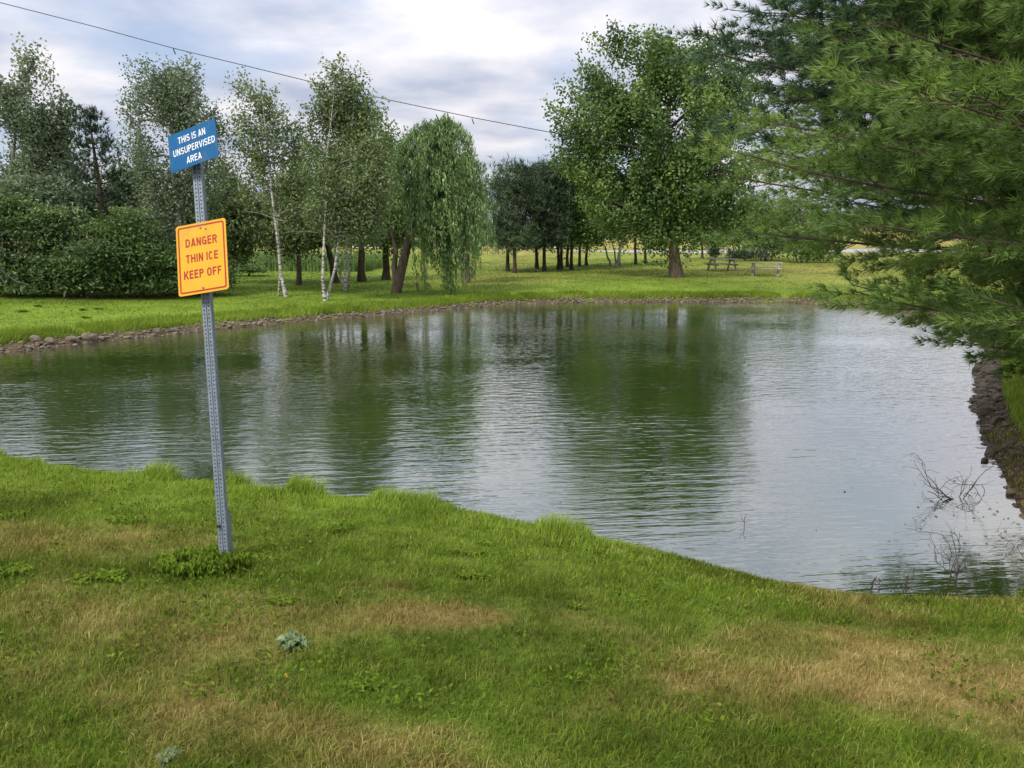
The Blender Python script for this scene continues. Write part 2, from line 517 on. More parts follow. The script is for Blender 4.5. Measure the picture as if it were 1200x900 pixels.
def water_mat():
    m, ns, ls = mat('pond_water')
    g = ns.new('ShaderNodeNewGeometry')
    P = g.outputs['Position']

    def mth(op, a, b=None, c=None):
        n = ns.new('ShaderNodeMath'); n.operation = op
        for i, q in enumerate((a, b, c)):
            if q is None: continue
            if isinstance(q, (int, float)): n.inputs[i].default_value = q
            else: ls.new(q, n.inputs[i])
        return n.outputs[0]
    mpn = ns.new('ShaderNodeMapping'); mpn.inputs['Rotation'].default_value = (0, 0, R(-6))
    ls.new(P, mpn.inputs[0]); PV = mpn.outputs[0]
    sp = ns.new('ShaderNodeSeparateXYZ'); ls.new(P, sp.inputs[0])
    # ripples: long crests lying across the view, a finer chop, and a slow breeze pattern that gates them
    w1 = noise(ns, ls, 1.0, 3, .55, PV, (1.7, 8.0, 1))
    w2 = noise(ns, ls, 1.0, 2, .5, PV, (3.6, 6.6, 1))
    w2 = mth('POWER', w2, 2.2)
    w3 = noise(ns, ls, 1.0, 2, .5, PV, (.16, .26, 1))
    gate = ns.new('ShaderNodeMapRange'); gate.inputs[1].default_value = .38; gate.inputs[2].default_value = .62
    gate.inputs[3].default_value = .38; gate.inputs[4].default_value = 1.2
    ls.new(w3, gate.inputs[0])
    # calmer by the near corner in the lee of the bank
    calm = ns.new('ShaderNodeMapRange'); calm.inputs[1].default_value = 5.6; calm.inputs[2].default_value = 8.8
    calm.inputs[3].default_value = .35; calm.inputs[4].default_value = 1.0
    ls.new(sp.outputs[1], calm.inputs[0])
    mix_ = ns.new('ShaderNodeMapRange'); mix_.inputs[1].default_value = 7; mix_.inputs[2].default_value = 15
    mix_.inputs[3].default_value = .25; mix_.inputs[4].default_value = 1.05
    ls.new(sp.outputs[1], mix_.inputs[0])
    w1f = mth('MULTIPLY', w1, mth('SUBTRACT', 1.2, mth('MULTIPLY', mix_.outputs[0], .55)))
    h = mth('MULTIPLY_ADD', w2, mix_.outputs[0], w1f)
    h = mth('MULTIPLY', h, gate.outputs[0])
    h = mth('MULTIPLY', h, calm.outputs[0])
    fade = ns.new('ShaderNodeMapRange'); fade.inputs[1].default_value = 9; fade.inputs[2].default_value = 26
    fade.inputs[3].default_value = .92; fade.inputs[4].default_value = .70
    ls.new(sp.outputs[1], fade.inputs[0])
    h = mth('MULTIPLY', h, fade.outputs[0])
    b = ns.new('ShaderNodeBump'); b.inputs['Distance'].default_value = .019; b.inputs['Strength'].default_value = 1.0
    ls.new(h, b.inputs['Height'])
    body = ns.new('ShaderNodeBsdfDiffuse')
    bn = noise(ns, ls, .35, 3, .5)
    br = ramp(ns, [(.3, (.018, .032, .004)), (.7, (.030, .050, .006))])
    ls.new(bn, br.inputs[0]); ls.new(br.outputs[0], body.inputs[0])
    gl = ns.new('ShaderNodeBsdfGlossy'); gl.inputs['Roughness'].default_value = .04
    gl.inputs[0].default_value = (1, 1, 1, 1)
    ls.new(b.outputs[0], gl.inputs['Normal'])
    fr = ns.new('ShaderNodeFresnel'); fr.inputs[0].default_value = 1.55
    ls.new(b.outputs[0], fr.inputs['Normal'])
    fb = mth('MULTIPLY_ADD', fr.outputs[0], 1.0, .25)
    fb = mth('MINIMUM', fb, 1.0)
    mx = ns.new('ShaderNodeMixShader'); ls.new(fb, mx.inputs[0])
    ls.new(body.outputs[0], mx.inputs[1]); ls.new(gl.outputs[0], mx.inputs[2])
    o = ns.new('ShaderNodeOutputMaterial'); ls.new(mx.outputs[0], o.inputs[0])
    return m


# ------------------------------------------------------------------ dryness of the lawn (where grass is scorched)
dry_spots = []
for u, v, rx, ry, a in [(505, 722, .40, .17, 1.5), (440, 690, .3, .2, .5), (1150, 803, .70, .24, 1.5), (1060, 775, .30, .15, .9), (1090, 700, .5, .2, .5), (980, 760, .7, .3, .55),
                        (1000, 690, .5, .15, .35), (880, 800, .5, .25, .45), (260, 740, .6, .25, .5), (90, 700, .7, .3, .45), (200, 840, .6, .2, .6), (380, 880, .6, .2, .65), (0, 640, .8, .25, .5),
                        (600, 880, .5, .15, .35), (210, 670, .35, .25, .35), (330, 700, .3, .2, .35), (160, 630, .5, .2, .35), (900, 740, .5, .25, .3), (20, 800, .35, .2, .35)]:
    p = G(u, v); dry_spots.append((p[0], p[1], rx, ry, a))
lush_spots = []
for u, v, rx, ry, a in [(470, 800, .55, .3, .9), (630, 760, .4, .3, .6), (700, 690, .9, .5, .6), (40, 860, .4, .25, .6), (150, 590, 2.0, .8, .6), (235, 670, .5, .3, .8),
                        (560, 640, 1.5, .5, .7), (1170, 735, .4, .25, .9), (640, 890, .35, .15, .5), (400, 600, 1.5, .6, .6), (800, 880, .9, .16, .6), (1050, 880, .6, .13, .6), (480, 760, .6, .1, .5)]:
    p = G(u, v); lush_spots.append((p[0], p[1], rx, ry, a))


def dryness(x, y):
    nz = fbm(x, y, 1.1, 31)
    near = sm(14, 9, y)
    d = near * (.27 + 1.25 * (nz - .5) + .5 * (fbm(x, y, .35, 38) - .5))
    w = .3 * (fbm(x, y, .3, 77) - .5)
    for px_, py_, rx, ry, a in dry_spots:
        q = np.hypot((x - px_) / rx, (y - py_) / ry) + w * 2
        d = d + a * (.40 if px_ < -.6 else .9) * sm(1.7, .2, q) * (.6 + .8 * fbm(x, y, .5, 53))
    for px_, py_, rx, ry, a in lush_spots:
        q = np.hypot((x - px_) / rx, (y - py_) / ry) + w
        d = d - a * .8 * sm(1.7, .4, q)
    d = d + .30 * sm(1.2, 3.0, x) * near
    # the edge by the water stays green
    dn = pdist(P_near, x, y)
    d = d - .75 * sm(2.4, .7, dn) * near * sm(2.5, .5, x)
    # across the pond: greener near the bank, drier under and behind the trees
    far = 1 - near
    df = pdist(P_far, x, y)
    d = d + far * (.02 + .24 * sm(3, 16, df) + .9 * (fbm(x, y, 9, 3) - .5) * sm(2, 10, df)) * sm(-16, 2, x)
    d = d + far * .35 * sm(75, 95, y) * sm(20, -5, x)
    d = d + far * .55 * sm(118, 140, y)
    return np.clip(d, 0, 1)


def shade_tint(x, y):
    t = .42 + .55 * (fbm(x, y, .8, 41) - .5) + .5 * (fbm(x, y, 4.0, 44) - .5)
    t = t + .22 * sm(3.2, .3, pdist(P_near, x, y)) * sm(2.0, -1, x) - .12 * sm(1, 3.5, x) * sm(14, 9, y)
    t = t + .14 * sm(10, 1, pdist(P_far, x, y)) * sm(14, 16, y) * sm(12, 4, x) + .25 * sm(4, 1, pdist(P_right, x, y)) * sm(8, 9, y)
    return t


# ------------------------------------------------------------------ ground sheet
def axis(lo, hi, fine_lo, fine_hi, step, growth=1.045, mx=60):
    a = list(np.arange(fine_lo, fine_hi, step))
    s = step
    while a[-1] < hi:
        s = min(s * growth, mx); a.append(a[-1] + s)
    s = step
    left = [a[0]]
    while left[-1] > lo:
        s = min(s * growth, mx); left.append(left[-1] - s)
    return np.array(left[:0:-1] + a)


def build_ground():
    xs = axis(-2500, 2500, -7.5, 7.5, .11, 1.055)
    ys = axis(-40, 2600, 1.5, 10.5, .10, 1.033)
    X, Y = np.meshgrid(xs, ys)
    z, sd, wn_, wr_, wf_ = ground(X.ravel(), Y.ravel(), True)
    V = np.stack([X.ravel(), Y.ravel(), z], 1)
    nx, ny = len(xs), len(ys)
    i = (np.arange(ny - 1)[:, None] * nx + np.arange(nx - 1)[None]).ravel()
    F = np.stack([i, i + 1, i + nx + 1, i + nx], 1)
    bank = np.where(sd < .12, 1.0, 0.0)
    bank = np.maximum(bank, wf_ * sm(.50, .25, sd + .3 * (fbm(V[:, 0], V[:, 1], .8, 4) - .5)))
    bank = np.maximum(bank, wr_ * sm(.62, .4, sd + .4 * (fbm(V[:, 0], V[:, 1], .6, 4) - .5)))
    o = mk('ground', [(V, F)], M_GROUND, smooth=True,
           attrs={'dry': dryness(V[:, 0], V[:, 1]), 'tint': shade_tint(V[:, 0], V[:, 1]), 'bank': bank, 'road': bank * 0})
    tag(o, 'mown grass lawn around the pond with scorched brown patches', 'lawn', kind='structure')
    return o


build_ground()

wx = np.array([-32, 17.]); wy = np.array([4.2, 38.])
V = np.array([(wx[0], wy[0], 0), (wx[1], wy[0], 0), (wx[1], wy[1], 0), (wx[0], wy[1], 0)])
o = mk('pond_water', [(V, [[0, 1, 2, 3]])], water_mat())
tag(o, 'rippled dark green pond water mirroring trees and pale sky', 'pond', kind='structure')

# gravel road beyond the trees
def road():
    pts = [(3, 112), (8, 106), (16, 101), (24, 101), (40, 106), (70, 112)]
    wid = [1.5, 4, 8, 11, 13, 15]
    xs_ = np.linspace(3, 70, 60)
    yc = np.interp(xs_, [p[0] for p in pts], [p[1] for p in pts]); w_ = np.interp(xs_, [p[0] for p in pts], wid)
    V, F = [], []
    K = 9
    for x, y, w in zip(xs_, yc, w_):
        for k in range(K):
            yy = y + (k / (K - 1) - .5) * w * 1.6 + .3 * math.sin(x * 1.3)
            V.append((x, yy, ground(x, yy)[0] + .03))
    n = len(xs_)
    F = [(i * K + k, (i + 1) * K + k, (i + 1) * K + k + 1, i * K + k + 1) for i in range(n - 1) for k in range(K - 1)]
    o = mk('gravel_road', [(np.array(V), np.array(F))], M_GRAVEL, smooth=True)
    tag(o, 'pale gravel road curving behind the big shade tree', 'road', kind='structure')


road()

# ------------------------------------------------------------------ grass blades
def blades(name, X, Y, h, w, label, seg=2, lean=.5, tintoff=0, dryover=None, kind='stuff', wind=(.14, .06)):
    n = len(X)
    z, sd, a_, b_, c_ = ground(X, Y, True)
    keep = (z > .0) & (sd > .02)
    X, Y, z = X[keep], Y[keep], z[keep]
    h = np.broadcast_to(h, (n,))[keep] * rng.uniform(.6, 1.3, keep.sum()); w = np.broadcast_to(w, (n,))[keep]
    n = len(X)
    az = rng.uniform(0, 2 * math.pi, n)
    ln = rng.uniform(0.1, 1, n) * lean
    dx, dy = np.cos(az) * ln + wind[0], np.sin(az) * ln + wind[1]
    fa = rng.uniform(0, math.pi, n)
    sx, sy = np.cos(fa) * w / 2, np.sin(fa) * w / 2
    B = np.stack([X, Y, z - .008], 1)
    side = np.stack([sx, sy, np.zeros(n)], 1)
    D = np.stack([dx, dy, np.ones(n)], 1); D = norm(D)
    tip = B + np.stack([dx * h * 1.1, dy * h * 1.1, h * np.maximum(.25, 1 - .35 * ln)], 1)
    mid = B + np.stack([dx * h * .35, dy * h * .35, h * .6], 1)
    fk = np.where(Y > 14, .3, 1.0)
    dr = dryness(X, Y) + fk * (rng.normal(0, .22, n) + .5 * (vnoise(X, Y, .11, 15) - .5))
    if dryover is not None: dr = np.where(X < .8 + .4 * rng.normal(size=n), dryover, dr * 1.2) + rng.normal(0, .12, n) if name == 'shore_grass' else np.full(n, dryover) + rng.normal(0, .12, n)
    dr = np.clip(dr, 0, 1)
    tv = np.where(Y > 14, .07, .22)
    tt = np.clip(shade_tint(X, Y) + rng.normal(0, 1, n) * tv + tintoff + tv * 1.6 * (vnoise(X, Y, .14, 18) - .5), 0, 1)
    if seg == 2:
        V = np.stack([B - side, B + side, mid + side * .75, mid - side * .75, tip], 1).reshape(-1, 3)
        i = np.arange(n)[:, None] * 5
        parts_q = (i + np.array([[0, 1, 2, 3]])); parts_t = (i + np.array([[3, 2, 4]]))
        me_parts = [(V, parts_q), (V[:0], parts_t)]
        # same vertex block for both face sets
        o = mk2(name, V, [parts_q, parts_t], M_BLADE, {'dry': np.repeat(dr, 5), 'tint': np.repeat(tt, 5)})
    else:
        V = np.stack([B - side, B + side, tip], 1).reshape(-1, 3)
        i = np.arange(n)[:, None] * 3
        o = mk2(name, V, [i + np.array([[0, 1, 2]])], M_BLADE, {'dry': np.repeat(dr, 3), 'tint': np.repeat(tt, 3)})
    tag(o, label, 'grass', kind=kind)
    return o


def mk2(name, V, Fs, m, attrs=None, parent=None, smooth=False):
    L = np.concatenate([f.ravel() for f in Fs]); T = np.concatenate([np.full(len(f), f.shape[1]) for f in Fs])
    me = bpy.data.meshes.new(name)
    me.vertices.add(len(V)); me.vertices.foreach_set('co', np.asarray(V, np.float32).ravel())
    me.loops.add(len(L)); me.loops.foreach_set('vertex_index', L.astype(np.int32))
    me.polygons.add(len(T))
    st = np.zeros(len(T), np.int32); st[1:] = np.cumsum(T)[:-1]
    me.polygons.foreach_set('loop_start', st)
    me.polygons.foreach_set('use_smooth', np.full(len(T), smooth))
    if attrs:
        for k, a in attrs.items():
            x = me.attributes.new(k, 'FLOAT', 'POINT'); x.data.foreach_set('value', np.asarray(a, np.float32))
    me.update(calc_edges=True)
    me.materials.append(m)
    o = bpy.data.objects.new(name, me); COL.objects.link(o)
    if parent is not None: o.parent = parent
    return o


# near lawn: density falls with distance
def scatter_view(n, y0, y1, pw=2.0):
    u = rng.uniform(0, 1, n)
    a, b = y0 ** (1 - pw + 1), y1 ** (1 - pw + 1)   # area density ~ y^-pw, width ~ y
    if abs(2 - pw) < 1e-6:
        Y = y0 * (y1 / y0) ** u
    else:
        Y = (a + u * (b - a)) ** (1 / (2 - pw))
    X = (rng.uniform(-1, 1, n)) * (Y * .70 + .5)
    return X, Y


X, Y = scatter_view(120000, 1.75, 4.6)
hh = .020 + .035 * vnoise(X, Y, .16, 61) + .022 * vnoise(X, Y, 1.1, 62)
blades('lawn_grass', X, Y, hh, .0040, 'short mixed green and straw coloured grass nearest the viewer', 2, 1.0)
X, Y = scatter_view(230000, 4.4, 10.5, 1.7)
k = pdist(P_near, X, Y) < 9
X, Y = X[k], Y[k]
hh = .030 + .040 * vnoise(X, Y, .22, 63)
blades('lawn_grass', X, Y, hh, .0018 * Y * .62 + .0015, 'bright green lawn between the sign post and the water', 1, .9)


# tall uncut grass along the near waterline, in clumps
def along(P, n, dmin, dmax, xr=None, side=1):
    P = np.array(P); seg = np.linalg.norm(np.diff(P, axis=0), axis=1); c = np.concatenate([[0], np.cumsum(seg)])
    s = rng.uniform(0, c[-1], n)
    x = np.interp(s, c, P[:, 0]); y = np.interp(s, c, P[:, 1])
    k = np.clip(np.searchsorted(c, s) - 1, 0, len(seg) - 1)
    t = np.diff(P, axis=0)[k] / seg[k][:, None]
    nrm = np.stack([t[:, 1], -t[:, 0]], 1) * side
    d = rng.uniform(0, 1, n) ** 1.3 * (dmax - dmin) + dmin
    return x + nrm[:, 0] * d + rng.normal(0, .05, n), y + nrm[:, 1] * d + rng.normal(0, .05, n)


X, Y = along(P_near[:-2], 60000, 0.0, .75, side=-1)
ok = ~inside(X, Y) | (pdist(P_near, X, Y) < .04)
X, Y = X[ok], Y[ok]
d = pdist(P_near, X, Y)
cl = sm(.42, .72, vnoise(X, Y, .42, 91))
hh = (.035 + .15 * cl * sm(.75, .1, d) * sm(1.5, .2, X) + .035 * sm(2.5, 0, X))
k = rng.uniform(0, 1, len(X)) < (.45 + .55 * cl)
blades('shore_grass', X[k], Y[k], hh[k], .0075, 'taller uncut bright grass fringing the near waterline', 2, .55, .18, 0.0)

# right bank grass
X, Y = along(P_right, 40000, .34, 2.4, side=-1)
ok = ~inside(X, Y) & (Y > 8.2) & (pdist(P_right, X, Y) > .32)
blades('bank_grass', X[ok], Y[ok], .19, .012, 'tall bright green grass on top of the stony right bank', 2, .6, .25, 0.0)

# far bank fringe and lawn
X, Y = along(P_far, 52000, .18, 1.6, side=-1)
ok = ~inside(X, Y) & (pdist(P_far, X, Y) > .19 + .2 * vnoise(X, Y, .7, 55))
X, Y = X[ok], Y[ok]
blades('bank_grass', X, Y, .11 + .10 * vnoise(X, Y, .9, 71), .0016 * Y, 'rough grass overhanging the far stony shoreline', 1, .6, .05, 0.03)
X, Y = scatter_view(110000, 15, 75, 1.9)
k = (~inside(X, Y)) & (pdist(P_far, X, Y) > .6) & ((Y > 30) | (X < -5))
blades('lawn_grass', X[k], Y[k], .05, .0018 * Y[k], 'broad lawn on the far side of the pond under the trees', 1, .5)


# ------------------------------------------------------------------ stones
def ico():
    t = (1 + 5 ** .5) / 2
    V = norm(np.array([(-1, t, 0), (1, t, 0), (-1, -t, 0), (1, -t, 0), (0, -1, t), (0, 1, t), (0, -1, -t), (0, 1, -t), (t, 0, -1), (t, 0, 1), (-t, 0, -1), (-t, 0, 1)], float))
    F = np.array([(0, 11, 5), (0, 5, 1), (0, 1, 7), (0, 7, 10), (0, 10, 11), (1, 5, 9), (5, 11, 4), (11, 10, 2), (10, 7, 6), (7, 1, 8), (3, 9, 4), (3, 4, 2), (3, 2, 6), (3, 6, 8), (3, 8, 9), (4, 9, 5), (2, 4, 11), (6, 2, 10), (8, 6, 7), (9, 8, 1)])
    return V, F


def subdiv(V, F):
    V = list(map(tuple, V)); c = {}

    def m(a, b):
        k = (min(a, b), max(a, b))
        if k not in c:
            V.append(tuple(norm((np.array(V[a]) + np.array(V[b])) / 2))); c[k] = len(V) - 1
        return c[k]
    out = []
    for a, b, d in F:
        x, y, z = m(a, b), m(b, d), m(d, a)
        out += [(a, x, z), (b, y, x), (d, z, y), (x, y, z)]
    return np.array(V), np.array(out)


ICO = ico(); ICO2 = subdiv(*ICO)


def stone_shape(base, r, jag=.25):
    V, F = base
    V = V * (1 + r.normal(0, jag, (len(V), 1)) * .6)
    # chop with a few planes for angular faces
    for _ in range(5):
        n = norm(r.normal(size=3)); dd = r.uniform(.55, .85)
        ex = np.maximum(V @ n - dd, 0)
        V = V - ex[:, None] * n
    return V, F


def stones(name, X, Y, size, m, label, dz=0.0, base=ICO, sink=.35):
    z = np.maximum(ground(X, Y), -.05)
    n = len(X); nv = len(base[0])
    protos = [stone_shape(base, rng)[0] for _ in range(12)]
    Vs = np.zeros((n, nv, 3))
    for i in range(n):
        a = rng.uniform(0, 6.28); c_, s_ = math.cos(a), math.sin(a)
        v = protos[i % 12] * (size[i] * np.array([rng.uniform(.8, 1.5), rng.uniform(.7, 1.1), rng.uniform(.45, .8)]))
        v = v @ np.array([[c_, -s_, 0], [s_, c_, 0], [0, 0, 1]])
        Vs[i] = v + (X[i], Y[i], z[i] + dz + size[i] * (.5 - sink))
    F = (np.arange(n)[:, None, None] * nv + base[1][None]).reshape(-1, 3)
    o = mk(name, [(Vs.reshape(-1, 3), F)], m)
    tag(o, label, 'stones', kind='stuff')


X, Y = along(P_far, 4200, 0.0, .40, side=-1)
k = (~inside(X, Y)) | (pdist(P_far, X, Y) < .08)
X, Y = X[k], Y[k]
stones('shore_stones', X, Y, rng.uniform(.018, .052, len(X)) * rng.choice([1, 1, 1, 1, 1.7], len(X)), M_STONE, 'reddish brown rubble lining the far shore of the pond')
X, Y = along(P_right, 1900, -.10, .50, side=-1)
k = (Y < 12.3) & ((~inside(X, Y)) | (pdist(P_right, X, Y) < .12))
X1, Y1 = X[k], Y[k]
stones('shore_stones', X1, Y1, rng.uniform(.014, .07, len(X1)) * rng.uniform(.6, 1.1, len(X1)), M_STONE_DARK, 'dark wet rubble along the near part of the right bank')
k = (Y >= 11.5) & ((~inside(X, Y)) | (pdist(P_right, X, Y) < .12))
X1, Y1 = X[k], Y[k]
stones('shore_stones', X1, Y1, rng.uniform(.03, .10, len(X1)), M_STONE, 'brown rubble on the right bank under the pine')


def rock(u, v, wpx, hpx, m, label, group):
    p = G(u, v)
    dpt = p[1] * CP + (CAMZ - p[2]) * SP
    s = dpt / FPX
    V, F = stone_shape(subdiv(*ICO2), rng, .06)
    V = V * np.array([wpx * s * .58, wpx * s * .45, hpx * s * .75])
    a = rng.uniform(-.3, .3)
    V = V @ np.array([[math.cos(a), -math.sin(a), 0], [math.sin(a), math.cos(a), 0], [0, 0, 1]])
    o = mk('rock', [(V, F)], m)
    o.location = (p[0], p[1], p[2] + hpx * s * .25)
    tag(o, label, 'rock', group)


GL = 'rocks on the left shore'
rock(105, 399, 16, 9, M_STONE, 'largest reddish boulder on the left shore of the pond', GL)
rock(41, 401, 12, 8, M_STONE, 'rounded brown boulder at grass edge, leftmost on the far shore', GL)
rock(58, 403, 10, 7, M_STONE, 'pinkish angular rock just right of the leftmost boulder', GL)
rock(84, 400, 12, 6, M_STONE, 'flat brown rock left of the largest reddish boulder', GL)
rock(183, 391, 9, 7, M_STONE, 'small lone brown rock below the left part of the lawn', GL)
rock(118, 399, 9, 4, M_STONE, 'low flat rock touching right side of the largest reddish boulder', GL)
GR = 'rocks on the right bank'
for (u, v, w, h, m, l) in [
    (1162, 532, 20, 14, M_STONE_DARK, 'biggest black wet rock at the right waterline'),
    (1184, 579, 15, 7, M_STONE_DARK, 'flat black rock in the water below the biggest black one'),
    (1154, 541, 8, 5, M_STONE_DARK, 'small dark rock in water just below the biggest black one'),
    (1146, 436, 12, 8, M_STONE, 'pale pinkish rock at the top end of the right bank'),
    (1168, 437, 30, 11, M_STONE, 'long orange brown slab rock under the pine on right bank'),
    (1160, 474, 16, 8, M_STONE_DARK, 'brown rounded rock midway along the right bank'),
    (1158, 484, 18, 9, M_STONE, 'wide tan rock under the brown rounded rock'),
    (1157, 507, 12, 7, M_STONE_DARK, 'small pointed dark rock above the biggest black one'),
    (1170, 495, 14, 8, M_STONE_DARK, 'angular brown rock against the foot of the grass bank'),
    (1180, 528, 13, 8, M_STONE_DARK, 'dark rock resting beside the biggest black one on its right')]:
    rock(u, v, w, h, m, l, GR)


# ------------------------------------------------------------------ trees
def skeleton(trunk, pts, bal=.55, r=rng):
    """join twig points to the trunk: each to the node that keeps both the join and the path short"""
    nodes = [np.array(p, float) for p in trunk]; par = [-1] + list(range(len(trunk) - 1))
    plen = [0.0]
    for i in range(1, len(trunk)):
        plen.append(plen[-1] + np.linalg.norm(nodes[i] - nodes[i - 1]) * .3)
    tr = np.array(nodes)
    dmin = np.min(np.linalg.norm(pts[:, None] - tr[None], axis=2), axis=1)
    start = len(trunk) // 3
    for idx in np.argsort(dmin):
        p = pts[idx]
        A = np.array(nodes[start:]); PL = np.array(plen[start:])
        dd = np.linalg.norm(A - p, axis=1)
        up = np.maximum(A[:, 2] - p[2], 0)
        j = int(np.argmin(dd + bal * PL + up * .8)) + start
        a = nodes[j]; dist = np.linalg.norm(p - a)
        m = (a + p) / 2 + r.normal(0, .05 * dist, 3) + np.array([0, 0, .06 * dist])
        nodes.append(m); par.append(j); plen.append(plen[j] + dist / 2)
        nodes.append(p.copy()); par.append(len(nodes) - 2); plen.append(plen[-1] + dist / 2)
    return np.array(nodes), np.array(par)


def limbs(nodes, par, ntr, tipr=.02, k=.5, rmax=None):
    n = len(nodes)
    cnt = np.zeros(n)
    ch = np.bincount(par[1:], minlength=n)
    for i in range(n - 1, 0, -1):
        if ch[i] == 0: cnt[i] = 1
        cnt[par[i]] += cnt[i]
    rad = tipr * np.maximum(cnt, 1) ** k
    if rmax: rad = np.minimum(rad, rmax)
    sel = np.arange(ntr, n)
    a, b = nodes[par[sel]], nodes[sel]
    ra, rb = np.minimum(rad[par[sel]], rad[sel] * 1.35), rad[sel]
    t = norm(b - a)
    ref = np.where(np.abs(t[:, 2:3]) < .9, np.array([[0, 0, 1.]]), np.array([[1., 0, 0]]))
    u = norm(np.cross(t, ref)); w = np.cross(t, u)
    V = []
    for kk in range(4):
        an = kk * math.pi / 2
        V.append(a + (u * math.cos(an) + w * math.sin(an)) * ra[:, None])
    for kk in range(4):
        an = kk * math.pi / 2
        V.append(b + (u * math.cos(an) + w * math.sin(an)) * rb[:, None])
    V = np.stack(V, 1).reshape(-1, 3)
    i = np.arange(len(sel))[:, None, None] * 8
    F = (i + np.array([[0, 1, 5, 4], [1, 2, 6, 5], [2, 3, 7, 6], [3, 0, 4, 7]])[None]).reshape(-1, 4)
    return V, F


def lobe_points(lobes, n, shell=.6, r=rng):
    """lobes: rows cx cy cz rx ry rz"""
    L = np.array(lobes, float)
    vol = (L[:, 3] * L[:, 4] * L[:, 5]) ** .8
    k = r.choice(len(L), n, p=vol / vol.sum())
    d = norm(r.normal(size=(n, 3)))
    rad = r.uniform(0, 1, n) ** (1 / (3 + 3 * shell))
    p = L[k, :3] + d * rad[:, None] * L[k, 3:] * r.uniform(.80, 1.12, (n, 1))
    return p


def burst(C, n, L, Wd, up=.6, r=rng, axis=None):
    """needle bursts: n thin triangles round each centre"""
    m = len(C)
    d = r.normal(size=(m, n, 3))
    d[..., 2] += up
    if axis is not None:
        d = norm(d) * .9 + axis[:, None]
    d = norm(d)
    s = norm(np.cross(d, r.normal(size=(m, n, 3))))
    l = L * r.uniform(.7, 1.15, (m, n, 1))
    c = C[:, None]
    V = np.stack([c - s * Wd / 2, c + s * Wd / 2, c + d * l], 2).reshape(-1, 3)
    F = np.arange(m * n * 3).reshape(-1, 3)
    return V, F


